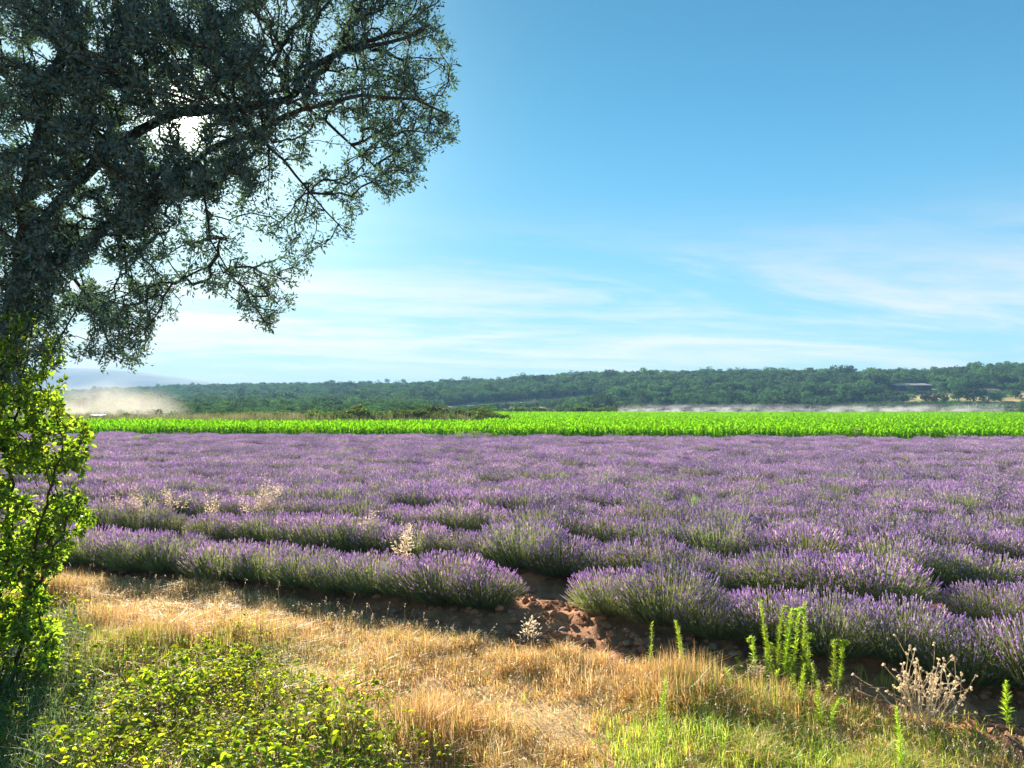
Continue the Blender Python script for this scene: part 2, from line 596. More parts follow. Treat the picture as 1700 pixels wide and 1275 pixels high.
# ------------------------------------------------------------------ wooded hillside
RT = np.array([-1.2, -0.65, -0.43, -0.27, -0.117, -0.04, 0.04, 0.117, 0.27, 0.43, 0.545, 0.66, 1.2])
RH = np.array([10.0, 10.5, 15.8, 15.0, 14.0, 15.0, 17.0, 19.0, 18.5, 16.5, 17.0, 18.5, 20.0])


def hill_z(x, y):
    u = y + 0.597 * x
    top = np.interp(x / np.maximum(y, 1), RT, RH)
    t = np.clip((u - 318) / (560 - 318), 0, 1)
    s = t * t * (3 - 2 * t) * 0.72 + 0.28 * t
    back = 1 - 0.35 * np.clip((u - 570) / 500, 0, 1)
    return top * s * back + 2.2 * (fbm(x / 60, y / 60, 3, 61) - 0.5) * np.clip(t * 4, 0, 1) - 0.6 * (t <= 0)


CLEARINGS = [  # photograph outlines of the bare patches between the trees
    [(1395, 668), (1440, 660), (1500, 653), (1560, 652), (1600, 650), (1720, 648), (1720, 664), (1640, 667), (1560, 664), (1480, 668)],
    [(1478, 640), (1560, 640), (1560, 650), (1478, 650)],
    [(1612, 646), (1720, 645), (1720, 655), (1612, 656)],
    [(832, 676), (922, 675), (922, 683), (832, 683)],
    [(715, 675), (780, 667), (890, 661), (995, 652), (998, 656), (890, 667), (780, 673), (715, 680)],
]
hx = np.arange(-900, 901, 9.0)
hy = np.arange(150, 1100, 9.0)
HX, HY = np.meshgrid(hx, hy)
HZ = hill_z(HX, HY)
HZ[0, :] = HZ[-1, :] = -0.9
idx = np.arange(HX.size).reshape(HX.shape)
hq = np.stack([idx[:-1, :-1], idx[:-1, 1:], idx[1:, 1:], idx[1:, :-1]], -1).reshape(-1, 4)
M['hill'] = hill_mat('hillside_scrub', (0.10, 0.105, 0.05), (0.25, 0.20, 0.11), 0.05)
hp = proj(np.stack([HX, HY, HZ], -1))
hc = np.ones((HX.size, 3)) * np.array([0.55, 0.6, 0.5])
clear = np.zeros(HX.shape, bool)
for pl in CLEARINGS:
    clear |= inpoly(hp[0], hp[1], pl)
hc[clear.ravel()] = (2.6, 2.3, 1.9)
hill = new_obj('hillside', mesh('hillside', np.stack([HX, HY, HZ], -1), hq, [M['hill']], hc, smooth=True))
tag(hill, kind='structure')

# the far blue hill
fx = np.linspace(-2900, 300, 110)
fy = np.linspace(1700, 3000, 40)
FX, FY = np.meshgrid(fx, fy)
FZ = 104 * np.exp(-((FX + 1290) / 520) ** 2 - ((FY - 2350) / 420) ** 2) + 52 * np.exp(-((FX + 2100) / 600) ** 2 - ((FY - 2300) / 400) ** 2) + 26 * np.exp(-((FX + 500) / 420) ** 2 - ((FY - 2400) / 330) ** 2)
FZ = FZ + (fbm(FX / 70, FY / 70, 4, 71) - 0.5) * 9 * np.clip(FZ / 30, 0, 1) - 1.0
idx = np.arange(FX.size).reshape(FX.shape)
fq = np.stack([idx[:-1, :-1], idx[:-1, 1:], idx[1:, 1:], idx[1:, :-1]], -1).reshape(-1, 4)
M['far_hill'] = hill_mat('far_hill_woods', (0.035, 0.06, 0.03), (0.06, 0.08, 0.04), 0.03)
tag(new_obj('distant_hill', mesh('distant_hill', np.stack([FX, FY, FZ], -1), fq, [M['far_hill']], np.ones((FX.size, 3)), smooth=True)), kind='structure')


# ------------------------------------------------------------------ geometry-node scatter of stuff
def scatter(name, pts, rot, scl, var, sources, label=None):
    """one object; SOURCES is a list of lists of objects that make up a variant"""
    me = bpy.data.meshes.new(name)
    me.vertices.add(len(pts))
    me.vertices.foreach_set('co', np.ascontiguousarray(pts, np.float32).ravel())
    for nm, arr, ty in (('rz', rot, 'FLOAT'), ('sc', scl, 'FLOAT'), ('vr', var, 'INT')):
        a = me.attributes.new(nm, ty, 'POINT')
        a.data.foreach_set('value', np.ascontiguousarray(arr, np.int32 if ty == 'INT' else np.float32))
    me.update()
    o = new_obj(name, me)
    ng = bpy.data.node_groups.new(name, 'GeometryNodeTree')
    ng.interface.new_socket('Geometry', in_out='INPUT', socket_type='NodeSocketGeometry')
    ng.interface.new_socket('Geometry', in_out='OUTPUT', socket_type='NodeSocketGeometry')
    T = NT(ng)
    gi, go = T.n('NodeGroupInput'), T.n('NodeGroupOutput')
    allj = T.n('GeometryNodeJoinGeometry')
    for src in sources:
        if len(src) == 1:
            g = T.n('GeometryNodeObjectInfo', {'Object': src[0]}).outputs['Geometry']
        else:
            jj = T.n('GeometryNodeJoinGeometry')
            for s in src:
                T.link(T.n('GeometryNodeObjectInfo', {'Object': s}).outputs['Geometry'], jj.inputs[0])
            g = jj.outputs[0]
        T.link(T.n('GeometryNodeGeometryToInstance', {0: g}).outputs[0], allj.inputs[0])
    na = lambda k, ty='FLOAT': T.n('GeometryNodeInputNamedAttribute', {'Name': k}, data_type=ty).outputs[0]
    rv = T.n('ShaderNodeCombineXYZ', {2: na('rz')})
    ip = T.n('GeometryNodeInstanceOnPoints', {'Points': gi.outputs[0], 'Instance': allj.outputs[0], 'Pick Instance': True})
    T.link(na('vr', 'INT'), ip.inputs['Instance Index'])
    T.link(rv.outputs[0], ip.inputs['Rotation'])
    sv = T.n('ShaderNodeCombineXYZ', {0: na('sc'), 1: na('sc'), 2: na('sc')})
    T.link(sv.outputs[0], ip.inputs['Scale'])
    T.link(ip.outputs[0], go.inputs[0])
    md = o.modifiers.new('scatter', 'NODES')
    md.node_group = ng
    tag(o, label=label, kind='stuff')
    return o


# ------------------------------------------------------------------ far trees
def blob_crown(rg, n_blob, n_leaf, size, w=1.0, h=1.0, low=0.25):
    """leaf clumps spread through several uneven lobes; unit crown about 1 m wide"""
    cs = np.stack([rg.normal(0, 0.26, n_blob) * w, rg.normal(0, 0.26, n_blob) * w, low + rg.random(n_blob) * 0.55 * h], 1)
    rs = 0.16 + rg.random(n_blob) * 0.16
    k = rg.integers(0, n_blob, n_leaf)
    d = norm(rg.normal(size=(n_leaf, 3)))
    P = cs[k] + d * (rs[k] * (0.55 + 0.5 * rg.random(n_leaf)))[:, None] * np.array([1.1, 1.1, 0.85])
    P[:, 2] = np.maximum(P[:, 2], 0.02)
    N = norm(d + 0.6 * rg.normal(size=(n_leaf, 3)) + np.array([0, 0, 0.35]))
    D = np.cross(N, norm(rg.normal(size=(n_leaf, 3))))
    s = size * (0.6 + 0.8 * rg.random(n_leaf))
    return leaves(P, D, N, s, s * 0.9, fold=0.15, curl=0.2)[:2]


def far_tree(name, seed, mat, w=1.0, h=1.0, nb=9, nl=800, size=0.10):
    rg = np.random.default_rng(seed)
    v, f = blob_crown(rg, nb, nl, size, w, h)
    tv, tf = polytube([(0, 0, -0.15), (0.01, 0, 0.2), (0.03, 0.02, 0.55)], [0.05, 0.035, 0.015], 5)
    V, Fc = join([(v, f), (tv, tf)])
    nt, ntb = len(f), len(tf[1])
    mi = np.concatenate([np.zeros(nt), np.ones(ntb), np.ones(len(tf[0]))])
    return mesh(name, V, Fc, [mat, M['far_bark']], mi=mi)


tree_meshes = [far_tree('oak_tree', 100 + i, M['far_leaf'], 0.9 + 0.12 * (i % 3), 0.9 + 0.15 * (i % 4), 8 + i % 4) for i in range(7)]

rg = np.random.default_rng(3)
# jittered positions over the whole slope
tx, ty = np.meshgrid(np.arange(-760, 640, 4.5), np.arange(98, 1000, 4.5))
tx = (tx + rg.uniform(-1.8, 1.8, tx.shape)).ravel()
ty = (ty + rg.uniform(-2.1, 2.1, ty.shape)).ravel()
u = ty + 0.597 * tx
tanx = tx / ty
ustart = np.where(tanx < -.02, 60, np.where(tanx < .15, 285, 322))
keep = (u > ustart) & (u < 610) & (np.abs(tanx) < 0.82) & (ty > 98)
foot = np.clip((u - ustart) / 40, 0, 1)
keep &= rg.random(len(tx)) < (0.55 + 0.45 * foot)
tx, ty, u = tx[keep], ty[keep], u[keep]
tz = hill_z(tx, ty)
ppx, ppy = proj(np.stack([tx, ty, tz + 1.0], -1))
ok = np.ones(len(tx), bool)
for pl in CLEARINGS:
    ok &= ~inpoly(ppx, ppy, pl)
tx, ty, tz, ppx, ppy, u = tx[ok], ty[ok], tz[ok], ppx[ok], ppy[ok], u[ok]
ts = 3.7 + 3.0 * rg.random(len(tx)) ** 1.6 + 1.2 * (fbm(tx / 40, ty / 40, 2, 81) - 0.5)
ts *= np.where(rg.random(len(tx)) < 0.04, 1.35, 1.0) * np.clip(ty / 330, .40, 1)
tv_ = rg.integers(0, 7, len(tx))
tr_ = rg.random(len(tx)) * 6.283
tz = tz - 0.1
# trees below a clearing stay low enough to leave it in view
hpx = np.full(len(tx), 1e9)
for pl in CLEARINGS:
    pa = np.array(pl)
    lo, hi = pa[:, 0].min(), pa[:, 0].max()
    for a in np.arange(lo, hi, 6):
        col_ = np.abs(ppx - a) < 14
        yy = np.linspace(630, 690, 121)
        ins = inpoly(np.full(121, a), yy, pl)
        if ins.any():
            bot = yy[ins].max()
            m = col_ & (ppy > bot - 2) & (ppy < bot + 45)
            hpx[m] = np.minimum(hpx[m], np.maximum(ppy[m] - bot + 5, 2.0))
ts = np.minimum(ts, np.maximum(hpx * ty / F, .8))
# keep things in front of the two houses low
for (a, b, yy) in ((1480, 1552, 652), (1615, 1668, 656)):
    m = (ppx > a) & (ppx < b) & (ppy > yy - 6) & (ppy < yy + 14)
    ts[m] = np.minimum(ts[m], 2.6)
inframe = (ppx > -20) & (ppx < 1720)
show = np.argsort(-(ts / ty) * inframe * np.where(ppx < 330, 0.55, 1.0))[:290]
ind = np.zeros(len(tx), bool)
ind[show] = True
zones = [(-99, 420, 'on the wooded slope behind the drifting dust'), (420, 820, 'on the wooded slope above the scrub strip'),
         (820, 1100, 'on the wooded slope beside the pale track'), (1100, 1400, 'on the wooded slope behind the sprinklers'),
         (1400, 9999, 'on the slope around the two hillside buildings')]
first_tree = {}
for i in np.where(ind)[0]:
    o = new_obj('hillside_tree', tree_meshes[tv_[i]])
    o.location = (tx[i], ty[i], tz[i])
    o.rotation_euler = (0, 0, tr_[i])
    o.scale = (ts[i], ts[i], ts[i] * (0.85 + 0.3 * rg.random()))
    zn = next(z for a, b, z in zones if a <= ppx[i] < b)
    size = 'large round-crowned oak' if ts[i] > 6.4 else ('mid-sized green oak' if ts[i] > 5.0 else 'low bushy oak')
    tag(o, f'{size} {zn}', 'tree', f'{size}s {zn}')
    first_tree.setdefault(tv_[i], o)
for k in range(7):
    if k not in first_tree:
        first_tree[k] = next(iter(first_tree.values()))
r = ~ind
scatter('wooded_hillside', np.stack([tx[r], ty[r], tz[r]], -1), tr_[r], ts[r], tv_[r], [[first_tree[k]] for k in range(7)],
        'dense oak wood covering the hillside as one mass')

# ------------------------------------------------------------------ two hillside buildings


def box(x0, x1, y0, y1, z0, z1):
    V = np.array([(x, y, z) for z in (z0, z1) for y in (y0, y1) for x in (x0, x1)], float)
    Fc = np.array([(0, 2, 3, 1), (4, 5, 7, 6), (0, 1, 5, 4), (2, 6, 7, 3), (0, 4, 6, 2), (1, 3, 7, 5)])
    return V, Fc


def boxes(name, lst, mat, parent):
    V, Fc = join([box(*b) for b in lst])
    return new_obj(name, mesh(name, V, Fc, [mat]), parent)


def slope_roof(name, x0, x1, y0, y1, z0, z1, th, mat, parent, ridge=None):
    """mono pitch (ridge None) or gable roof along x"""
    if ridge is None:
        prof = [(y0, z0), (y1, z1), (y1, z1 + th), (y0, z0 + th)]
    else:
        ym = (y0 + y1) / 2
        prof = [(y0, z0), (ym, ridge), (y1, z0), (y1, z0 + th), (ym, ridge + th), (y0, z0 + th)]
    n = len(prof)
    V = np.array([(x, y, z) for x in (x0, x1) for y, z in prof], float)
    q = [(k, (k + 1) % n, (k + 1) % n + n, k + n) for k in range(n)]
    me = bpy.data.meshes.new(name)
    me.from_pydata(V.tolist(), [], q + [tuple(range(n))[::-1], tuple(range(n, 2 * n))])
    me.materials.append(mat)
    return new_obj(name, me, parent)


def hill_spot(px, d):
    x = (px - 850) / F * d
    return np.array([x, d, float(hill_z(x, d))])


def spot_at(px, py):
    """the point of the hillside seen at a pixel"""
    best = None
    for d in np.arange(235, 560, 1.0):
        p = hill_spot(px, d)
        e = abs(proj(p)[1] - py)
        if best is None or e < best[0]:
            best = (e, p)
    return best[1]


p = spot_at(1516, 650)
sc_ = p[1] / F
b = empty('long_barn', p, math.radians(-4))
w2, ht = 30 * sc_, 11.5 * sc_
boxes('wall', [(-w2 * .95, w2 * .95, 0.5, 6.5, -1.5, ht), (-w2 * .95, -w2 * .80, -0.6, 0.5, -1.5, ht * .86), (w2 * .66, w2 * .95, -0.6, 0.5, -1.5, ht * .86)], M['dark_wall'], b)
slope_roof('roof', -w2, w2, -1.6, 7.2, ht * .86, ht * 1.22, 0.16, M['roof_grey'], b)
for k in range(6):
    x = -w2 * .72 + k * w2 * .28
    boxes('post', [(x - .1, x + .1, -1.4, -1.2, -1.5, ht * .87)], M['far_bark'], b)
for k in range(4):
    x = -w2 * .6 + k * w2 * .36
    f = boxes('window', [(x - .5, x + .5, 0.43, 0.52, ht * .3, ht * .62)], M['plaster'], b)
    boxes('pane', [(x - .42, x + .42, 0.40, 0.425, ht * .33, ht * .59)], M['glass'], f)
boxes('terrace_wall', [(-w2 * 1.2, w2 * .7, -3.6, -3.1, -2.5, 0.25)], M['plaster'], b)
tag(b, 'long low barn with grey sheet roof and dark open front on the wooded slope', 'barn')

p = spot_at(1641, 656)
sc_ = p[1] / F
b = empty('farm_house', p, math.radians(-6))
w2, ht = 20 * sc_, 6.5 * sc_
boxes('wall', [(-w2 * .96, w2 * .96, 0, 6, -1.5, ht)], M['plaster'], b)
slope_roof('roof', -w2, w2, -0.4, 6.4, ht - 0.05, 0, 0.14, M['roof_red'], b, ridge=ht * 1.55)
for k in range(4):
    x = -w2 * .7 + k * w2 * .45
    f = boxes('window', [(x - .45, x + .45, -0.06, 0.04, ht * .3, ht * .75)], M['dark_wall'], b)
    boxes('pane', [(x - .36, x + .36, -0.09, -0.065, ht * .35, ht * .7)], M['glass'], f)
boxes('door', [(w2 * .82, w2 * .93, -0.05, 0.03, -0.3, ht * .7)], M['dark_wall'], b)
tag(b, 'small farm house with red tiled roof right of the grey barn', 'house')

for k, (px, py, h, lb) in enumerate([
        (1421, 669, 5.2, 'round dark oak at the lower left end of the tan clearing'), (1452, 671, 4.2, 'low oak below the left part of the tan clearing'),
        (1482, 669, 5.0, 'dense oak below the barn at the edge of the tan clearing'), (1514, 653, 3.4, 'small dark tree standing in front of the grey-roofed barn'),
        (1500, 670, 4.6, 'round oak just right of the dense oak below the barn'), (1538, 671, 4.4, 'oak below the right end of the barn'),
        (1566, 670, 3.6, 'small oak in the middle below the tan clearing'), (1592, 668, 5.0, 'oak below the clearing between barn and farm house'),
        (1616, 667, 5.6, 'tall oak left of and below the farm house'), (1640, 668, 4.6, 'dark oak directly below the farm house'),
        (1660, 666, 3.4, 'small oak below the right end of the farm house'), (1686, 662, 4.0, 'oak right of the farm house near the right edge'),
        (1566, 651, 2.6, 'low bush on the tan clearing right of the barn'), (1600, 650, 2.6, 'low bush on the tan clearing left of the farm house')]):
    q = spot_at(px, py)
    o = new_obj('hillside_tree', tree_meshes[k % 7])
    o.location = q
    o.rotation_euler = (0, 0, k * 1.3)
    o.scale = (h * 1.15, h * 1.15, h)
    tag(o, lb, 'tree', 'trees around the two hillside buildings')

# ------------------------------------------------------------------ scrub strip between maize and hill
shrub_meshes = [far_tree('shrub', 300 + i, M['shrub_leaf'], 1.15, 0.75, 8, 1500, 0.085) for i in range(5)]
rg = np.random.default_rng(17)
shrubs = [  # px, height m, width m, depth
    (812, 1.75, 2.2, 78), (792, 1.95, 2.6, 79), (765, 2.0, 2.6, 80), (742, 2.15, 2.4, 80), (715, 2.55, 2.3, 81), (694, 2.05, 2.4, 79), (668, 1.9, 2.2, 78), (640, 1.9, 2.4, 80),
    (605, 2.55, 2.6, 80), (585, 2.05, 2.4, 79), (560, 1.85, 2.4, 79), (530, 1.85, 2.4, 80), (505, 1.6, 2.0, 79), (478, 1.75, 2.2, 80), (452, 1.5, 2.0, 79), (420, 1.75, 1.8, 80), (372, 1.5, 1.5, 82),
    (330, 1.45, 1.6, 80), (222, 1.65, 1.4, 86), (205, 1.5, 1.2, 87), (178, 1.4, 1.1, 88), (728, 1.75, 2.6, 77), (778, 1.7, 2.5, 77), (655, 1.55, 2.2, 77), (572, 1.7, 2.4, 77), (545, 1.6, 2.2, 77), (624, 1.65, 2.2, 77)]
for k, (px, h, w, d) in enumerate(shrubs):
    q = atY(px, HOR, d)
    o = new_obj('shrub', shrub_meshes[k % 5])
    o.location = (q[0], d, -0.05)
    o.rotation_euler = (0, 0, rg.random() * 6)
    o.scale = (w * 1.25, w * 1.25, h * 1.2)
    if px > 800:
        lb, gp = 'dark rounded shrub at the right-hand end of the scrub strip', None
    elif h > 2.5 and px > 650:
        lb, gp = 'taller pointed shrub standing out of the right half of the scrub strip', None
    elif h > 2.5:
        lb, gp = 'taller dark green shrub standing out of the middle of the scrub strip', None
    elif px < 230:
        lb, gp = 'small grey-green bush beside the dust and the white car', 'small bushes beside the dust'
    elif px < 400:
        lb, gp = 'low bush alone in the dry grass left of the scrub strip', 'low bushes in the dry grass strip'
    else:
        lb, gp = 'dense green shrub in the scrub strip behind the maize', 'shrubs of the scrub strip behind the maize'
    tag(o, lb, 'shrub', gp)
# low shrubs at the foot of the hill, behind the maize
rg = np.random.default_rng(19)
for k in range(26):
    px = 830 + k * 9.5 + rg.uniform(-4, 4)
    d = 185 + rg.uniform(-6, 14)
    q = atY(px, HOR, d)
    w = 2.6 + 2.2 * rg.random()
    o = new_obj('shrub', shrub_meshes[(k + 2) % 5])
    o.location = (q[0], d, -0.1)
    o.rotation_euler = (0, 0, rg.random() * 6)
    o.scale = (w, w, w * (0.42 + 0.2 * rg.random()))
    tag(o, 'low dark shrub at the hill foot beyond the far maize edge', 'shrub', 'low shrubs along the far maize edge')
for k in range(9):
    px = 1545 + k * 19 + rg.uniform(-4, 4)
    d = 182 + rg.uniform(-4, 8)
    q = atY(px, HOR, d)
    o = new_obj('shrub', shrub_meshes[(k + 1) % 5])
    o.location = (q[0], d, -0.1)
    o.rotation_euler = (0, 0, rg.random() * 6)
    o.scale = (2.8, 2.4, 1.9)
    tag(o, 'low dark shrub in the mist behind the sprinklers', 'shrub', 'low shrubs behind the sprinkler mist')

# tall dry grass of that strip
rg = np.random.default_rng(23)
n = 30000
d = rg.uniform(73, 88, n)
px = np.where(rg.random(n) < 0.7, rg.uniform(60, 500, n), rg.uniform(400, 830, n))
x = (px - 850) / F * d
hh = (0.75 + 0.75 * fbm(x * .35, d * .35, 3, 91)) * (0.6 + 0.6 * rg.random(n)) * 1.3
V, Fc = blades(np.stack([x, d, np.zeros(n) - 0.02], 1), hh, rg.random(n) * .5, rg.random(n) * 6.28, np.full(n, 0.022))
pal = np.array([(0.30, 0.26, 0.12), (0.22, 0.24, 0.09), (0.34, 0.27, 0.15), (0.14, 0.20, 0.06)])
tc = np.repeat(pal[rg.integers(0, 4, n)] * (0.7 + .5 * rg.random(n))[:, None], 5, 0)
tag(new_obj('tall_dry_grass', mesh('tall_dry_grass', V, Fc, [M['grass']], tc)), 'strip of tall dry grass behind the maize', kind='stuff')

# ------------------------------------------------------------------ maize


def maize_plant(seed, tall=1.0):
    rg = np.random.default_rng(seed)
    ch = []
    sv, sf = polytube([(0, 0, -.05), (0, 0, .4), (.01, 0, .72 * tall)], [.014, .012, .006], 4)
    ch.append((sv, sf))
    a0 = rg.random() * 6.28
    for k in range(9):
        z = .14 + .70 * tall * k / 8
        a = a0 + (k % 2) * math.pi + rg.normal(0, .35)
        L = .55 * (1 - .045 * abs(k - 4)) * (0.85 + .3 * rg.random())
        d = np.array([math.cos(a), math.sin(a), 0])
        s = np.array([-d[1], d[0], 0])
        el = math.radians(62 + 12 * rg.random() + k * 1.5)
        pts, wid = [], [.022, .042, .036, .02, .002]
        q = np.array([0, 0, z])
        for j in range(5):
            pts.append(q.copy())
            q = q + (d * math.cos(el) + np.array([0, 0, 1]) * math.sin(el)) * L / 4
            el -= math.radians(30 + 9 * rg.random())
        V = []
        for q, w in zip(pts, wid):
            V += [q - s * w, q + s * w]
        Fc = np.array([(2 * j, 2 * j + 1, 2 * j + 3, 2 * j + 2) for j in range(4)])
        ch.append((np.array(V), Fc))
    V, Fc = join(ch)
    return mesh('maize_plant', V, Fc, [M['maize']])


maize_meshes = [maize_plant(500 + i, 0.92 + 0.05 * i) for i in range(5)]
first_maize = {}
rg = np.random.default_rng(29)
xs = np.arange(-36, 36, 0.32)
for i, x in enumerate(xs):
    x = x + rg.uniform(-.06, .06)
    y = float(field_end(x)) + 1.35 + rg.uniform(-.1, .1)
    q = proj((x, y, .8))
    if not (-30 < q[0] < 1730):
        continue
    o = new_obj('maize_plant', maize_meshes[i % 5])
    o.location = (x, y, 0)
    o.rotation_euler = (0, 0, rg.random() * 6.28)
    s = .80 + .24 * rg.random()
    o.scale = (s, s, s)
    side = 'left of the scrub strip end' if q[0] < 810 else 'right of the scrub strip end'
    tag(o, f'bright green maize plant in the row bordering the lavender, {side}', 'maize plant', f'maize plants bordering the lavender, {side}')
    first_maize.setdefault(i % 5, o)
pts = []
for r0, r1, dr, dp in ((0.5, 45, .55, .18), (45, 115, .9, .36)):
    for off in np.arange(r0, r1, dr):
        xw = np.arange(-115, 125, dp)
        xw = xw + rg.uniform(-.1, .1, len(xw))
        yw = field_end(xw) + 1.35 + off + rg.uniform(-.12, .12, len(xw))
        m = maize_end(xw, yw) & (np.abs(xw) < 0.74 * yw + 5)
        sc1 = (1.0 if dr < 1 else 1.28)
        pts.append(np.stack([xw[m], yw[m], np.full(m.sum(), sc1)], 1))
pts = np.concatenate(pts)
n = len(pts)
sc1 = np.where(pts[:, 2] > 1.1, 1.06, 1.0) * (.80 + .26 * rg.random(n)) * (0.92 + .2 * fbm(pts[:, 0] / 7, pts[:, 1] / 7, 2, 95))
scatter('maize_crop', np.stack([pts[:, 0], pts[:, 1], np.zeros(n)], 1), rg.random(n) * 6.28, sc1, rg.integers(0, 5, n),
        [[first_maize[k]] for k in range(5)], 'bright green maize crop beyond the lavender')

# ------------------------------------------------------------------ lavender


def lavender(seed, n_st=520, green=0.0, R=0.62, Ht=0.52):
    """returns (foliage mesh, flower mesh)"""
    rg = np.random.default_rng(seed)
    # stems fan from a woody base and bend upwards
    th = np.arccos(1 - rg.random(n_st) ** 0.85 * (1 - math.cos(math.radians(74))))
    az = rg.random(n_st) * 6.283
    rad = np.stack([np.cos(az), np.sin(az), np.zeros(n_st)], 1)
    base = rad * (0.22 * rg.random(n_st) ** .5)[:, None] + np.array([0, 0, 0.02])
    L = (Ht - .01) * (0.86 + .20 * rg.random(n_st)) * np.where(th > .8, .98, 1.0)
    d0 = rad * np.sin(th)[:, None] + np.array([0, 0, 1]) * np.cos(th)[:, None]
    d1 = norm(d0 + np.array([0, 0, .45]) + rg.normal(0, .06, (n_st, 3)))
    mid = base + d0 * (L * .55)[:, None]
    tip = mid + d1 * (L * .45)[:, None]
    side = norm(np.cross(d1, rg.normal(size=(n_st, 3))))
    ch = []
    wv = 0.0021
    V = np.stack([base - side * wv, base + side * wv, mid - side * wv, mid + side * wv, tip - side * wv * .8, tip + side * wv * .8], 1).reshape(-1, 3)
    f = np.array([(0, 1, 3, 2), (2, 3, 5, 4)])
    sF = ((np.arange(n_st) * 6)[:, None, None] + f[None]).reshape(-1, 4)
    # narrow grey-green leaves in the lower dome
    n_lf = 3400
    k = rg.integers(0, n_st, n_lf)
    t = rg.random(n_lf) ** .75
    P = np.where((t < .55)[:, None], base[k] + d0[k] * (L[k] * t)[:, None], mid[k] + d1[k] * (L[k] * (t - .55))[:, None])
    P = P + rg.normal(0, .012, (n_lf, 3))
    P = P[:, :] * np.array([1, 1, .98])
    D = norm(d0[k] + rg.normal(0, .45, (n_lf, 3)) + np.array([0, 0, .3]))
    N = norm(rg.normal(size=(n_lf, 3)))
    ll = (.055 - .025 * t) * (0.7 + .6 * rg.random(n_lf))
    keep = t < 0.90
    lv, lf, _ = leaves(P[keep], D[keep], N[keep], ll[keep], ll[keep] * .17 + .002, fold=.1, curl=.05)
    Vf, Ff = join([(lv, lf), (V, sF)])
    mi = np.concatenate([np.zeros(len(lf)), np.ones(len(sF))])
    fol = mesh('foliage', Vf, Ff, [M['lav_leaf'], M['lav_stem']], mi=mi)
    # flower spikes: whorled spindles
    has = rg.random(n_st) > green
    has &= rg.random(n_st) < np.interp(th, [.55, .85, 1.15], [1.0, .62, .14])
    tp, dd = tip[has], d1[has]
    n = len(tp)
    sl = .030 + .024 * rg.random(n)
    rr = .0052 + .0028 * rg.random(n)
    u = norm(np.cross(dd, rg.normal(size=(n, 3))))
    v = np.cross(dd, u)
    prof = [(-.15, .3), (.12, 1.0), (.42, .6), (.68, .95), (1.0, .12)]
    rings = []
    for q, (t_, r_) in enumerate(prof):
        a = np.arange(3) * math.pi * 2 / 3 + q * .6
        ring = u[:, None] * np.cos(a)[None, :, None] + v[:, None] * np.sin(a)[None, :, None]
        rings.append((tp + dd * (sl * t_)[:, None])[:, None] + ring * (rr * r_)[:, None, None])
    V = np.concatenate(rings, 1).reshape(-1, 3)
    f = np.array([(3 * q + a, 3 * q + (a + 1) % 3, 3 * q + 3 + (a + 1) % 3, 3 * q + 3 + a) for q in range(4) for a in range(3)])
    Fc = ((np.arange(n) * 15)[:, None, None] + f[None]).reshape(-1, 4)
    tn = np.ones((n, 3))
    q_ = rg.random(n)
    tn[q_ < .30] = (1.12, 1.22, 1.06)
    tn[q_ < .18] = (1.22, 1.55, .95)
    tn[q_ > .86] = (.80, .72, .95)
    flo = mesh('flower_spikes', V, Fc, [M['lav_flower']], np.repeat(tn, 15, 0))
    return fol, flo


LV = [lavender(700 + i, 1350, g) for i, g in enumerate((.05, .10, .05, .15, .22, .08, .38, .12))]
rg = np.random.default_rng(31)
bx, by, brow, bs_ = [], [], [], []
for k in range(75):
    cc = row_c(k)
    s = -70.0 + rg.random() * .5
    while s < 70:
        s += .46 + .18 * rg.random()
        x, y = cc * NV[0] / 1.0 + TV[0] * s, cc * NV[1] + TV[1] * s
        sh = -.38 * min(abs(x - .3) / 4.2, 1.25) * (1 if k == 0 else .8)
        x += NV[0] * (rg.normal(0, .07) + sh)
        y += NV[1] * (rg.normal(0, .07) + sh)
        if y < 4.5 or y > field_end(x) - .2 or abs(x) > .74 * y + 4:
            continue
        q = proj((x, y, 0))
        if k == 0 and (858 < q[0] < 1004):
            continue
        if k == 1 and (1465 < q[0] < 1590):
            continue
        if k > 0 and rg.random() < (.05 if k < 6 else .015):
            continue
        bx.append(x)
        by.append(y)
        brow.append(k)
bx, by, brow = np.array(bx), np.array(by), np.array(brow)
nb = len(bx)
bsc = (0.84 + .34 * rg.random(nb)) * (0.90 + .22 * fbm(bx * .5, by * .5, 2, 97)) * np.where(brow < 1, .88, 1.0)
bvr = rg.integers(0, 8, nb)
bro = rg.random(nb) * 6.283
qx, qy = proj(np.stack([bx, by, np.full(nb, .4)], 1))
inv = (qx > -40) & (qx < 1740) & (qy < 1330)
order = np.argsort(by + 1000 * (~inv))[:296]
indv = np.zeros(nb, bool)
indv[order] = True
lav_src = {}
ORD = ['first', 'second', 'third', 'fourth', 'fifth', 'sixth', 'seventh', 'eighth', 'ninth', 'tenth', 'eleventh', 'twelfth', 'thirteenth', 'fourteenth', 'fifteenth', 'sixteenth', 'seventeenth', 'eighteenth', 'nineteenth', 'twentieth', 'twenty-first', 'twenty-second', 'twenty-third', 'twenty-fourth']
rown = ['front row', 'second row', 'third row', 'fourth row', 'fifth row', 'sixth row', 'seventh row', 'eighth row', 'ninth row', 'tenth row', 'eleventh row', 'twelfth row']
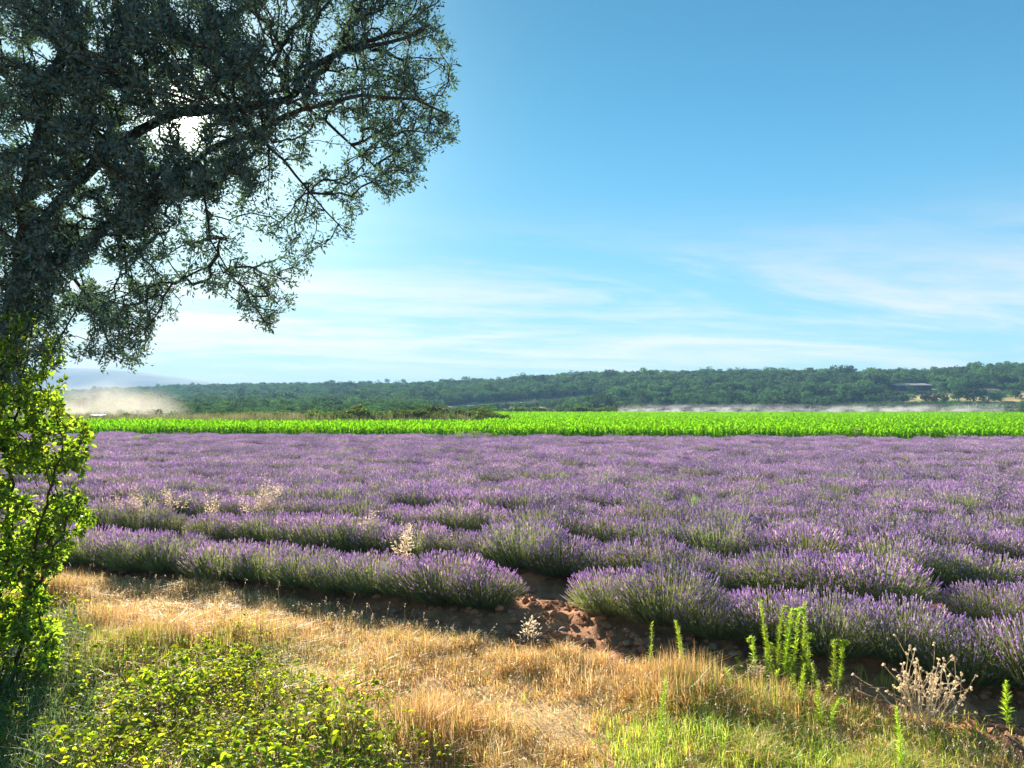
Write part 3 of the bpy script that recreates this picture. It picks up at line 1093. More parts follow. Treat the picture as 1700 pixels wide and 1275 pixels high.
for i in np.where(indv)[0]:
    o = empty('lavender_bush', (bx[i], by[i], float(gz(bx[i], by[i])) - .02), bro[i])
    o.scale = (bsc[i],) * 3
    fo = tag(new_obj('foliage', LV[bvr[i]][0], o), kind='stuff')
    fl = tag(new_obj('flower_spikes', LV[bvr[i]][1], o), kind='stuff')
    lav_src.setdefault(bvr[i], [fo, fl])
    k = brow[i]
    if k == 0:
        side = 'left' if qx[i] < 910 else 'right'
        row0 = [j for j in np.where(indv & (brow == 0))[0] if (qx[j] < 910) == (qx[i] < 910)]
        r_ = sorted(row0, key=lambda j: abs(qx[j] - 945)).index(i)
        lb = f'{ORD[r_]} front-row lavender bush to the {side} of the bare soil gap' if r_ < len(ORD) else f'front-row lavender bush far {side} of the bare soil gap'
    elif k < len(rown):
        side = 'left half' if qx[i] < 850 else 'right half'
        lb = f'purple lavender bush in the {rown[k]} from the dry grass, {side} of the field'
        gp = lb.replace('bush', 'bushes', 1)
        if k < 5:
            row_ = [j for j in np.where(indv & (brow == k))[0] if (qx[j] < 850) == (qx[i] < 850)]
            # the left half counts from the middle of the picture outwards, the right half from the right edge inwards
            r_ = sorted(row_, key=lambda j: -qx[j]).index(i)
            where = 'left of the picture centre' if qx[i] < 850 else 'from the right edge'
            if r_ < len(ORD):
                lb = f'{ORD[r_]} lavender bush {where}, in the {rown[k]} from the grass'
    else:
        lb = 'purple lavender bush in one of the rows deep in the field'
    gp = 'lavender bushes of the front row' if k == 0 else (gp if k < len(rown) else lb.replace('bush', 'bushes', 1))
    tag(o, lb, 'lavender bush', gp)
rest = ~indv
scatter('lavender_field', np.stack([bx[rest], by[rest], gz(bx[rest], by[rest]) - .02], 1), bro[rest], bsc[rest], bvr[rest],
        [lav_src[k] for k in range(8)], 'rows of purple lavender filling the field beyond the nearest bushes')

# ------------------------------------------------------------------ soil clods and stones


def rock(seed, sub=2):
    import bmesh
    bm = bmesh.new()
    bmesh.ops.create_icosphere(bm, subdivisions=sub, radius=0.5)
    rg = np.random.default_rng(seed)
    k = rg.normal(size=(6, 3))
    for v in bm.verts:
        p = np.array(v.co)
        s = 1.0
        for q in k:
            s -= 0.16 * max(0, np.dot(norm(p), norm(q)) - .55) * 2
        s *= 1 + rg.normal(0, .03)
        v.co = Vector(p * s * np.array([1, .8, .6]))
    V = np.array([v.co for v in bm.verts])
    Fc = np.array([[v.index for v in f.verts] for f in bm.faces])
    bm.free()
    return V, Fc


rocks = [rock(800 + i, 1) for i in range(6)]
rg = np.random.default_rng(37)
ch = []
n = 4200
x, y = rg.uniform(-9, 7, n * 4), rg.uniform(4.6, 13, n * 4)
cc = cval(x, y)
ge = grass_edge(x, y)
m = (cc > ge - .15 + .3 * rg.random(n * 4)) & (cc < ROW0 + .6 + 2.5 * (rg.random(n * 4) < .3)) & (np.abs(x) < .72 * y + .6)
x, y = x[m][:n], y[m][:n]
ss = .010 + .065 * rg.random(len(x)) ** 3.0
zz0 = gz(x, y)
for i in range(len(x)):
    V, Fc = rocks[i % 6]
    a = rg.random() * 6.28
    R = np.array([[math.cos(a), -math.sin(a), 0], [math.sin(a), math.cos(a), 0], [0, 0, 1]])
    ch.append((V @ R.T * ss[i] * 2 + np.array([x[i], y[i], zz0[i] + ss[i] * .25]), Fc))
V, Fc = join(ch)
tag(new_obj('soil_clods', mesh('soil_clods', V, Fc, [M['clod']])), 'reddish brown soil clods along the edge of the lavender', kind='stuff')
srock = [mesh('stone', *rock(850 + i, 2), [M['stone']], smooth=False) for i in range(4)]
stones = [(921, 1064, 15, 'pale flat stone lying at the edge of the dry grass below the soil gap'), (934, 1050, 17, 'brown rounded stone just above the pale flat stone in the soil gap'),
          (975, 1062, 14, 'reddish stone in the soil right of the pale flat stone'), (1040, 1072, 14, 'dark lump of stone under the bush right of the soil gap'),
          (655, 1012, 13, 'tan stone in the shaded soil below the front lavender row'), (1184, 1082, 18, 'pale stone in the shade behind the tall green weeds'),
          (1216, 1092, 16, 'grey stone in the shade left of the tallest green weeds'), (1075, 1075, 12, 'small brown stone right of the soil gap near a dry tuft')]
for k, (px, py, w, lb) in enumerate(stones):
    q = gnd(px, py)
    o = new_obj('stone', srock[k % 4])
    s = w * q[1] / F * 1.25
    o.location = (q[0], q[1], float(gz(q[0], q[1])) + s * .22)
    o.rotation_euler = (0, 0, k * 1.7)
    o.scale = (s, s, s * .9)
    tag(o, lb, 'stone')

# ------------------------------------------------------------------ foreground grass
rg = np.random.default_rng(41)
RNG = np.random.default_rng(42)


def grass_points(n, x0, x1, y0, y1):
    x, y = rg.uniform(x0, x1, n), rg.uniform(y0, y1, n)
    m = (np.abs(x) < .70 * y + .7)
    return x[m], y[m]


x, y = grass_points(1000000, -9.5, 8, 4.0, 13.5)
cc, ge = cval(x, y), grass_edge(x, y)
m = cc < ge + .25 * (rg.random(len(x)) ** 3)
tall = fbm(x * 1.1, y * 1.1, 3, 51)
dens = np.clip((fbm(x * 2.6, y * 2.6, 3, 53) - .22) * 2.1, .10, 1)
bare = inpoly(x, y, BARE)
br = inpoly(x, y, BRAMBLE)
gr = inpoly(x + rg.normal(-.08, .26, len(x)) + 1.7 * (fbm(x * 1.9, y * 1.9, 3, 77) - .5), y + 1.5 * (fbm(x * 1.9 + 7, y * 1.9, 3, 78) - .5), GREEN)
co = inpoly(x, y, CORNER)
dens = dens * np.where(bare, .85, 1) * np.where(br, .8, 1) * np.where(co, .12, 1) * np.where(cc > ge - .15, .7, 1)
m &= rg.random(len(x)) < dens
x, y, tall, gr, br, bare = x[m], y[m], tall[m], gr[m], br[m], bare[m]
n = len(x)
tuft = np.clip((fbm(x * 1.7 + 9, y * 1.7, 3, 57) - .52) * 5, 0, 1)
# reddish bunch of tall grass at left, photo (250,1060); others
bunch = np.zeros(n)
for px, py, rad in ((240, 1085, .75), (150, 1050, .5), (400, 1075, .6), (700, 1235, .45), (560, 1235, .35), (1130, 1150, .4), (1180, 1170, .35), (1270, 1180, .35), (60, 1000, .5)):
    q = gnd(px, py)
    bunch = np.maximum(bunch, np.exp(-((x - q[0]) ** 2 + (y - q[1]) ** 2) / rad ** 2))
hh = (.04 + .065 * tall + .11 * tuft) * (.5 + .9 * rg.random(n)) + bunch * (.10 + .26 * rg.random(n))
hh = np.where(bare, hh * .75, hh)
lean = np.clip(rg.normal(.95, .5, n) - .6 * bunch, .08, 2.4)
z = gz(x, y)
V, Fc = blades(np.stack([x, y, z - .005], 1), hh, lean, rg.random(n) * 6.283, (.0018 + .0028 * rg.random(n) ** 1.5))
pal = np.array([(.86, .57, .21), (.80, .46, .15), (.90, .66, .31), (.64, .35, .11), (.86, .60, .18), (.92, .77, .47)])
tc = pal[rg.integers(0, 6, n)] * (.75 + .45 * rg.random(n))[:, None]
tc = tc * (1 - .5 * bunch[:, None]) + np.array([.50, .27, .12]) * (.5 * bunch[:, None])
patch = fbm(x * .8 + 5, y * .8, 4, 59)
gfrac = np.where(gr, .30 + 1.1 * (patch - .3), np.where(br, .55, .06 + .6 * np.clip(patch - .5, 0, 1)))
isg = rg.random(n) < gfrac
palg = np.array([(.46, .54, .06), (.34, .46, .05), (.58, .60, .09), (.20, .33, .05)])
tc = np.where(isg[:, None], palg[rg.integers(0, 4, n)] * (.8 + .4 * rg.random(n))[:, None], tc)
tc5 = np.repeat(tc, 5, 0)
tri_dry = np.repeat(~isg, 3)
vd = np.repeat(~isg, 5)
for nm, sel, lb in (('dry_grass', ~isg, 'straw-coloured dry grass covering the verge'), ('green_grass', isg, 'yellow-green grass growing through the dry verge')):
    vs = V.reshape(-1, 5, 3)[sel].reshape(-1, 3)
    ff = ((np.arange(sel.sum()) * 5)[:, None, None] + np.array([(0, 1, 3), (0, 3, 2), (2, 3, 4)])[None]).reshape(-1, 3)
    tag(new_obj(nm, mesh(nm, vs, ff, [M['grass']], tc5.reshape(-1, 5, 3)[sel].reshape(-1, 3))), lb, kind='stuff')

# longer green grass bottom right
x, y = grass_points(60000, -1, 7, 4.2, 8)
m = inpoly(x + rg.normal(-.08, .26, len(x)) + 1.7 * (fbm(x * 1.9, y * 1.9, 3, 77) - .5), y + 1.5 * (fbm(x * 1.9 + 7, y * 1.9, 3, 78) - .5), GREEN) & (rg.random(len(x)) < np.clip((fbm(x * 1.6, y * 1.6, 3, 63) - .36) * 3, 0, 1))
x, y = x[m], y[m]
n = len(x)
hh = (.07 + .11 * rg.random(n)) * (.6 + .8 * fbm(x * 2, y * 2, 2, 65))
V, Fc = blades(np.stack([x, y, gz(x, y) - .005], 1), hh, rg.uniform(.2, 1.1, n), rg.random(n) * 6.28, .0024 + .0016 * rg.random(n))
tc = palg[rg.integers(0, 4, n)] * (.9 + .5 * rg.random(n))[:, None]
tag(new_obj('lush_grass', mesh('lush_grass', V, Fc, [M['grass']], np.repeat(tc, 5, 0))), 'longer fresh green grass in the lower right of the verge', kind='stuff')

# dark grass in the lower left corner, under the vine
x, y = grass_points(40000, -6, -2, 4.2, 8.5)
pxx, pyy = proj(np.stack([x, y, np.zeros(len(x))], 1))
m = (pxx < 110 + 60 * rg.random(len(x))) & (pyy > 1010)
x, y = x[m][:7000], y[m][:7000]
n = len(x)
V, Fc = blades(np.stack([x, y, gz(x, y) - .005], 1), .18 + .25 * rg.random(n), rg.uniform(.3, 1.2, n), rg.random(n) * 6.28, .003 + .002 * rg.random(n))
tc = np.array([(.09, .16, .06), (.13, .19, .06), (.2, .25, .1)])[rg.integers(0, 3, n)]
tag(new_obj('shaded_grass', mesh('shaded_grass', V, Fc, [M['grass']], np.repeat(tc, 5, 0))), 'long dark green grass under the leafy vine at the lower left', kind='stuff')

# ------------------------------------------------------------------ brambles
unit_leaf = []
for k in range(4):
    rgk = np.random.default_rng(900 + k)
    v, f, _ = leaves(np.zeros((1, 3)), np.array([[1.0, 0, 0]]), np.array([[0, 0, 1.0]]), np.array([1.0]), np.array([.62 + .1 * k]), True, .16 + .06 * k, .12 + .08 * k)
    unit_leaf.append((v, f))


def leaf_object(name, mesh_, parent, P, D, N, L):
    D = D / np.linalg.norm(D)
    S = np.cross(D, N)
    S = S / max(np.linalg.norm(S), 1e-6)
    N2 = np.cross(S, D)
    Mx = Matrix(((D[0], -S[0], N2[0]), (D[1], -S[1], N2[1]), (D[2], -S[2], N2[2]))).to_4x4()
    o = new_obj(name, mesh_, parent)
    o.matrix_local = Matrix.Translation(Vector(P)) @ Mx @ Matrix.Scale(L, 4)
    return o


bramble_leaf_mesh = [mesh('leaf', v, f, [M['bramble_leaf']]) for v, f in unit_leaf]
vine_leaf_mesh = [mesh('leaf', v, f, [M['vine_leaf']]) for v, f in unit_leaf]


def bramble(rg, R, Hh, n_lf):
    """canes and leaves of one bush about its own base"""
    segs = [[], [], [], []]
    P, D, N, L = [], [], [], []
    for c_ in range(9):
        a = rg.random() * 6.28
        q = np.array([math.cos(a), math.sin(a), 0]) * .1 * R
        el = math.radians(50 + 35 * rg.random())
        ln = R * (.9 + .6 * rg.random())
        pts = [q]
        for j in range(6):
            q = q + np.array([math.cos(a) * math.cos(el), math.sin(a) * math.cos(el), math.sin(el)]) * ln / 6
            el -= math.radians(22 + 12 * rg.random())
            a += rg.normal(0, .25)
            q[2] = max(q[2], .03)
            if q[2] > Hh:
                q[2] = Hh
            pts.append(q)
        for j in range(6):
            segs[0].append(pts[j])
            segs[1].append(.0035 - .0003 * j)
            segs[2].append(pts[j + 1])
            segs[3].append(.0035 - .0003 * (j + 1))
        for t in range(n_lf // 27):
            j = rg.integers(1, 6)
            w = rg.random()
            q = pts[j] * (1 - w) + pts[j + 1] * w + rg.normal(0, .055, 3)
            q[2] = abs(q[2]) + .01
            aa = rg.random() * 6.28
            nn = [rg.normal(0, .55), rg.normal(-.1, .55), 1]
            ll = .022 + .034 * rg.random() ** 1.4
            tl = rg.normal(-.05, .25)
            for da, fl in ((0, 1.0), (1.15, .8), (-1.15, .8)):
                P.append(q + rg.normal(0, .004, 3))
                D.append([math.cos(aa + da), math.sin(aa + da), tl])
                N.append([nn[0] + rg.normal(0, .15), nn[1] + rg.normal(0, .15), 1])
                L.append(ll * fl)
    return [np.array(s) for s in segs], np.array(P), np.array(D), np.array(N), np.array(L)


rg = np.random.default_rng(43)
bl = []
tries = 0
while len(bl) < 62 and tries < 12000:
    tries += 1
    px, py = rg.uniform(-70, 700), rg.uniform(985, 1320)
    q = gnd(px, py)
    if not inpoly(np.array([q[0]]), np.array([q[1]]), BRAMBLE)[0]:
        continue
    if any((q[0] - a) ** 2 + (q[1] - b_) ** 2 < .235 ** 2 for a, b_, *_ in bl):
        continue
    bl.append((q[0], q[1], px, py))
bvar = []
for k in range(6):
    sg, P, D, N, L = bramble(rg, .40 + .04 * k, .15 + .025 * k, 430)
    big = np.argsort(-P[:, 2] - L * 2)[:7]
    m = np.ones(len(P), bool)
    m[big] = False
    v, f, _ = leaves(P[m], D[m], N[m], L[m], L[m] * .7, True)
    bvar.append((mesh('cane', *tubes(sg, 3), [M['bramble_cane']]), mesh('foliage', v, f, [M['bramble_leaf']]), P[big], D[big], N[big], L[big]))
for k, (x, y, px, py) in enumerate(bl):
    cane, fol, P, D, N, L = bvar[k % 6]
    o = empty('bramble_bush', (x, y, float(gz(x, y)) - .01), rg.random() * 6.28)
    s = .8 + .5 * rg.random()
    o.scale = (s, s, s * (.65 + .6 * rg.random()))
    new_obj('cane', cane, o)
    tag(new_obj('foliage', fol, o), kind='stuff')
    for j in range(len(P)):
        leaf_object('leaf', bramble_leaf_mesh[j % 4], o, P[j], D[j], N[j], L[j] * 1.35)
    where = 'at the lower left corner under the vine' if px < 130 else ('along the upper edge of the bramble patch by the dry grass' if py < 1130 else
            ('in the middle of the bramble patch' if px < 430 else 'at the right-hand end of the bramble patch'))
    tag(o, f'sunlit yellow-green bramble bush {where}', 'bramble', f'bramble bushes {where}')

# ------------------------------------------------------------------ the oak with its hanging branches


def prim_tree(limbs, targets, rg, bal=.28, step=.11, sag=.0, jit=.18):
    """joins the targets to the limbs, nearest first; returns nodes, parent, terminal flags"""
    nodes, par, plen = [], [], []
    for lb in limbs:
        base = len(nodes)
        # densify
        pts = [lb[0]]
        for a, b in zip(lb[:-1], lb[1:]):
            a, b = np.array(a), np.array(b)
            k = max(1, int(np.linalg.norm(b - a) / step))
            pts += [a + (b - a) * (j + 1) / k for j in range(k)]
        for j, q in enumerate(pts):
            nodes.append(np.array(q))
            par.append(base + j - 1 if j else -1)
            plen.append((plen[base + j - 1] + np.linalg.norm(pts[j] - pts[j - 1])) if j else 0.0)
    n0 = len(nodes)
    cap = n0 + len(targets) * 8 + 100
    A = np.zeros((cap, 3))
    A[:n0] = nodes
    PL = np.zeros(cap)
    PL[:n0] = np.array(plen) * .5
    par = list(par)
    n = n0
    d0 = np.min(np.linalg.norm(targets[:, None] - A[None, :n0:4], axis=2), axis=1)
    term = []
    for i in np.argsort(d0 + rg.random(len(d0)) * .15):
        t = targets[i]
        dd = np.linalg.norm(A[:n] - t, axis=1)
        j = int(np.argmin(dd + bal * PL[:n]))
        a = A[j].copy()
        L = dd[j]
        k = int(min(7, max(1, round(L / step))))
        off = rg.normal(0, jit * L / max(k, 1) ** .5, 3)
        prev = j
        for s in range(1, k + 1):
            w = s / k
            q = a + (t - a) * w + off * (w * (1 - w)) * 2 + np.array([0, 0, sag * L * w * (1 - w) * 2])
            if s < k:
                q = q + rg.normal(0, step * .12, 3)
            A[n] = q
            par.append(prev)
            PL[n] = PL[prev] + np.linalg.norm(q - A[prev])
            prev = n
            n += 1
        term.append(prev)
    return A[:n], np.array(par), n0, np.array(term)


def pipe_radii(A, par, term, r0, power=.45):
    cnt = np.zeros(len(A))
    cnt[term] = 1
    for i in range(len(A) - 1, -1, -1):
        if par[i] >= 0:
            cnt[par[i]] += cnt[i]
    return r0 * np.maximum(cnt, 1) ** power


def in_ell(px, py, e):
    return ((px - e[0]) / e[2]) ** 2 + ((py - e[1]) / e[3]) ** 2 < 1


rg = np.random.default_rng(47)
TY = 7.5
LIMBS = [
    ([(-45, 1180, .25), (-40, 900, .2), (-15, 700, .1), (15, 560, 0), (28, 470, 0)], .17, .12),
    ([(28, 470, 0), (95, 425, 0), (180, 372, -.1), (265, 330, -.2), (335, 292, -.25), (400, 270, -.3)], .085, .022),
    ([(28, 470, 0), (60, 385, .1), (140, 292, .2), (230, 218, .2), (300, 186, .2), (400, 178, .1), (478, 165, 0), (510, 118, -.1), (560, 88, -.2), (640, 72, -.3), (715, 40, -.3)], .10, .018),
    ([(265, 330, -.2), (345, 250, -.4), (425, 222, -.5), (500, 182, -.55), (600, 158, -.6), (690, 165, -.6), (745, 190, -.6)], .05, .010),
    ([(478, 165, 0), (540, 200, .1), (600, 255, .15), (655, 305, .2)], .028, .008),
    ([(28, 470, 0), (45, 310, -.2), (95, 110, -.3), (150, -150, -.3), (210, -420, -.3)], .10, .04),
    ([(60, 385, .1), (-90, 210, .4), (-260, 10, .6), (-420, -160, .8)], .08, .03),
    ([(140, 292, .2), (245, 105, .5), (390, 25, .7), (520, -70, .8), (640, -200, .8)], .06, .02),
    ([(335, 292, -.25), (350, 400, -.3), (395, 470, -.35), (440, 535, -.4)], .02, .005),
    ([(180, 372, -.1), (250, 440, .1), (300, 500, .2)], .025, .006),
    ([(95, 425, 0), (150, 500, .3), (180, 570, .4), (235, 605, .4)], .03, .006),
    ([(425, 222, -.5), (490, 290, -.4), (540, 350, -.4), (580, 395, -.4)], .025, .006),
]
limbs = []
oak = empty('oak_tree', (atY(-45, 1180, TY)[0], TY + .25, 0))
ox = np.array(oak.location)
for k, (pp, r0, r1) in enumerate(LIMBS):
    pts = [atY(a, b, TY + d) for a, b, d in pp]
    if k == 0:
        pts[0] = np.array([pts[0][0], TY + .25, -.15])
    # gentle crookedness
    fine = [pts[0]]
    for a, b in zip(pts[:-1], pts[1:]):
        m_ = max(1, int(np.linalg.norm(b - a) / .16))
        for j in range(1, m_ + 1):
            q = a + (b - a) * j / m_
            if j < m_:
                q = q + rg.normal(0, .014, 3)
            fine.append(q)
    limbs.append(fine)
    rr = (np.linspace(1, 0, len(fine)) ** .8 * (r0 - r1) + r1) * .66
    if k == 0:
        rr[0] *= 1.5
        rr[1] *= 1.15
    v, f = polytube(np.array(fine) - ox, rr, 9 if r0 > .05 else 6, .14, k)
    new_obj('trunk' if k == 0 else 'limb', mesh('limb', v, f, [M['oak_bark']], smooth=True), oak)

CROWN = [(760, -60), (725, 15), (738, 60), (762, 90), (750, 118), (766, 160), (752, 238), (705, 255), (698, 300), (640, 330), (612, 300), (600, 345), (580, 400), (545, 395), (522, 440), (488, 465), (488, 500), (445, 550), (400, 525), (380, 495),
         (330, 478), (290, 532), (262, 520), (245, 600), (165, 622), (110, 600), (60, 640), (-500, 640), (-620, 200), (-560, -560), (650, -560), (800, -260)]
HOLES = [(318, 198, 22, 13), (368, 222, 16, 11), (70, 85, 26, 22), (300, 95, 20, 14), (240, 105, 20, 16), (40, 222, 30, 24), (535, 75, 26, 26), (600, 300, 12, 14), (430, 410, 22, 20), (470, 330, 16, 16), (160, 450, 22, 16), (130, 540, 26, 18),
         (330, 380, 14, 14), (215, 400, 15, 13), (390, 310, 16, 12), (520, 270, 14, 12), (20, 420, 16, 20)]
T_ = []
cells = {}
n_in, n_out = 0, 0
while n_in < 8000 or n_out < 1500:
    px, py = rg.uniform(-620, 800), rg.uniform(-560, 645)
    if not inpoly(np.array([px]), np.array([py]), CROWN)[0]:
        continue
    inside = px > -30 and py > -30
    if inside:
        if n_in >= 8000:
            continue
        if any(in_ell(px, py, e) for e in HOLES) and rg.random() < .93:
            continue
        g = fbm(px / 42.0, py / 42.0, 3, 99)
        dense = 1.0 if (px < 440 and py < 330) else .42
        if py > 380:
            dense = .36
        if 420 < px < 640 and 190 < py < 420:
            dense = .26
        if px < 250 and py < 540:
            dense = 1.0 if py < 420 else .72
        if px > 600:
            dense = .50
        if px > 500 and py < 190:
            dense = .62
        if px > 690:
            dense = .40
        if (px - 330) ** 2 / 130 ** 2 + (py - 210) ** 2 / 80 ** 2 < 1:
            dense = .55
        g2 = fbm(px / 17.0, py / 17.0, 2, 199)
        if rg.random() > dense * np.clip((.6 * g + .4 * g2 - .33) * 5.0, .02, 1):
            continue
        n_in += 1
    else:
        if n_out >= 1500:
            continue
        n_out += 1
    edge = 1.0 if px < 500 else .55
    T_.append(atY(px, py, TY + np.clip(rg.normal(-.12, .6), -1.4, 1.3) * edge - .1))
for k in (0, 1, 2, 3, 5, 6, 7):          # leafy sprigs in front of and around the limbs
    pp = LIMBS[k][0]
    for _ in range(330 if k < 2 else 170):
        j = rg.integers(0, len(pp) - 1)
        w = rg.random()
        px = pp[j][0] * (1 - w) + pp[j + 1][0] * w + rg.normal(0, 30)
        py = pp[j][1] * (1 - w) + pp[j + 1][1] * w + rg.normal(0, 26)
        if py > 730 or px > 640:
            continue
        T_.append(atY(px, py, TY + pp[j][2] - rg.uniform(.1, .75)))
T_ = np.array(T_)
A, par, n0, term = prim_tree(limbs, T_, rg, sag=.12)
rad = pipe_radii(A, par, term, .0024, .45)
sel = np.arange(n0, len(A))
rs = np.minimum(rad, .03)
segs = (A[par[sel]] - ox, rs[sel] * 1.05, A[sel] - ox, rs[sel])
v, f = tubes(segs, 4)
tag(new_obj('twigs', mesh('twigs', v, f, [M['oak_bark']], smooth=True), oak), kind='stuff')
# tufts of small leaves at and near the twig ends
P, D, N = [], [], []
for t in term:
    q, pq = A[t], A[par[t]]
    d = q - pq
    ln = np.linalg.norm(d)
    d = d / max(ln, 1e-6)
    tpx, tpy = proj(q)
    k = rg.integers(14, 24) if (tpx < 430 and tpy < 340) or tpx < 240 else rg.integers(8, 17)
    w = rg.random((k, 1)) ** .8
    spread = norm(rg.normal(size=(k, 3)))
    base = q + d * (w - .75) * .16 + spread * .012
    # side sprigs
    sp_ = rg.normal(0, .026, (k, 3)) * (rg.random((k, 1)) < .6)
    P.append(base + sp_)
    D.append(d * .7 + spread * .8 + np.array([0, 0, .1]))
    N.append(rg.normal(size=(k, 3)) + np.array([0, 0, .5]))
P, D, N = np.concatenate(P), np.concatenate(D), np.concatenate(N)
L = .034 + .024 * rg.random(len(P))
v, f, _ = leaves(P - ox, D, N, L, L * .36, fold=.15, curl=.12)
tag(new_obj('foliage', mesh('foliage', v, f, [M['oak_leaf']]), oak), kind='stuff')
tag(oak, 'large dark oak overhanging the upper left with its drooping leafy branches', 'tree')

# ------------------------------------------------------------------ leafy vine climbing at the left edge
rg = np.random.default_rng(53)
VY = 6.7
vine = empty('climbing_vine', (*atY(-20, 1100, VY)[:2], 0))
vo = np.array(vine.location)
VST = [[(-20, 1130, 0), (0, 1000, 0), (20, 880, .1), (15, 760, .1), (35, 660, .2), (50, 560, .4), (70, 470, .6)],
       [(20, 1110, -.1), (45, 1000, -.2), (60, 900, -.2), (80, 820, -.2), (105, 740, -.2), (90, 660, -.1)],
       [(-60, 1130, .1), (-70, 950, .2), (-50, 780, .3), (-80, 600, .4), (-60, 480, .5)],
       [(45, 1000, -.2), (85, 930, -.3), (110, 860, -.3), (135, 830, -.3)]]
vl = []
for k, pp in enumerate(VST):
    pts = [atY(a, b, VY + d) for a, b, d in pp]
    if k != 3:
        pts[0][2] = -.05
    fine = [pts[0]]
    for a, b in zip(pts[:-1], pts[1:]):
        m_ = max(1, int(np.linalg.norm(b - a) / .1))
        for j in range(1, m_ + 1):
            fine.append(a + (b - a) * j / m_ + (rg.normal(0, .012, 3) if j < m_ else 0))
    vl.append(fine)
    v, f = polytube(np.array(fine) - vo, np.linspace(.018, .006, len(fine)), 6, .1, k)
    new_obj('stem', mesh('stem', v, f, [M['vine_stem']], smooth=True), vine)
VP = [(-150, 520), (40, 520), (95, 560), (125, 600), (105, 650), (98, 672), (128, 690), (145, 715), (160, 740), (150, 770), (125, 790), (128, 815), (152, 850), (150, 880), (112, 905), (95, 945), (72, 975), (85, 1010), (105, 1070), (95, 1110), (-150, 1130)]
VH = [(60, 805, 30, 26), (30, 800, 16, 20), (75, 690, 12, 14), (25, 990, 18, 18), (100, 790, 14, 12), (40, 720, 14, 14), (5, 850, 14, 14), (60, 905, 14, 12), (75, 955, 12, 14)]
T_ = []
while len(T_) < 3700:
    px, py = rg.uniform(-150, 165), rg.uniform(520, 1130)
    if not inpoly(np.array([px]), np.array([py]), VP)[0]:
        continue
    if any(in_ell(px, py, e) for e in VH) and rg.random() < .95:
        continue
    if rg.random() > np.clip((fbm(px / 30., py / 30., 2, 101) - .25) * 3.5, .08, 1) * (1 if py > 640 else .3):
        continue
    T_.append(atY(px, py, VY + np.clip(rg.normal(0, .30), -.7, .7)))
T_ = np.array(T_)
A, par, n0, term = prim_tree(vl, T_, rg, bal=.2, step=.08)
rad = pipe_radii(A, par, term, .0016, .42)
sel = np.arange(n0, len(A))
rs = np.minimum(rad, .012)
v, f = tubes((A[par[sel]] - vo, rs[sel], A[sel] - vo, rs[sel]), 3)
tag(new_obj('twigs', mesh('twigs', v, f, [M['vine_stem']]), vine), kind='stuff')
P, D, N = [], [], []
for t in term:
    q, pq = A[t], A[par[t]]
    k = rg.integers(5, 10)
    d = norm(q - pq)
    spread = norm(rg.normal(size=(k, 3)))
    P.append(q + d * (rg.random((k, 1)) - .7) * .1 + spread * .015)
    D.append(spread * .9 + d * .4 + np.array([0, 0, -.25]))
    N.append(rg.normal(0, .6, (k, 3)) + np.array([.15, -.45, .6]))
P, D, N = np.concatenate(P), np.concatenate(D), np.concatenate(N)
L = .027 + .033 * rg.random(len(P))
qx_, qy_ = proj(P)
big = np.argsort(-(qx_ + 900 * L + 60 * rg.random(len(P))) * (qy_ > 600))[:150]
m = np.ones(len(P), bool)
m[big] = False
v, f, _ = leaves(P[m] - vo, D[m], N[m], L[m], L[m] * .72, True)
tag(new_obj('foliage', mesh('foliage', v, f, [M['vine_leaf']]), vine), kind='stuff')
for j, i in enumerate(big):
    leaf_object('leaf', vine_leaf_mesh[j % 4], vine, P[i] - vo, D[i], N[i], L[i])
tag(vine, 'leafy vine with backlit yellow-green leaves climbing the left edge under the oak', 'vine')

# ------------------------------------------------------------------ tall horseweed stalks at the right


def horseweed(base, top, hook, seed, thick=1.0, leafy=1.0, mat='weed'):
    rg = np.random.default_rng(seed)
    o = empty('horseweed', base)
    t = top - base
    Lt = np.linalg.norm(t)
    n = 14
    pts = []
    for j in range(n + 1):
        w = j / n
        q = t * w + np.array([math.sin(w * 3 + seed) * .022, math.sin(w * 2.3 + seed * 2) * .022, 0]) * w
        pts.append(q)
    if hook:
        q = pts[-1].copy()
        a = math.radians(70)
        for j in range(5):
            a -= math.radians(34)
            q = q + np.array([math.cos(a) * hook, 0, math.sin(a)]) * .013
            pts.append(q.copy())
    pts = np.array(pts)
    rr = np.linspace(.0045, .0018, len(pts)) * thick
    v, f = polytube(pts, rr, 5)
    new_obj('stem', mesh('stem', v, f, [M[mat]], smooth=True), o)
    k = int(Lt * 520 * leafy)
    w = .06 + .94 * (np.arange(k) + rg.random(k)) / k
    ii = np.clip((w * (len(pts) - 1)).astype(int), 0, len(pts) - 2)
    fr = (w * (len(pts) - 1) - ii)[:, None]
    P = pts[ii] * (1 - fr) + pts[ii + 1] * fr
    a = np.arange(k) * 2.4 + rg.random(k) * .5
    axis_ = norm(pts[ii + 1] - pts[ii])
    D = np.stack([np.cos(a), np.sin(a), np.zeros(k)], 1) * .85 + axis_ * (.45 + .5 * w[:, None])
    N = axis_ * 1.0 + rg.normal(0, .4, (k, 3))
    D = D + rg.normal(0, .22, (k, 3))
    L = (.052 - .026 * w) * (.55 + .8 * rg.random(k))
    v, f, _ = leaves(P, D, N, L, L * .2, fold=.1, curl=.25)
    tag(new_obj('foliage', mesh('foliage', v, f, [M[mat]]), o), kind='stuff')
    return o


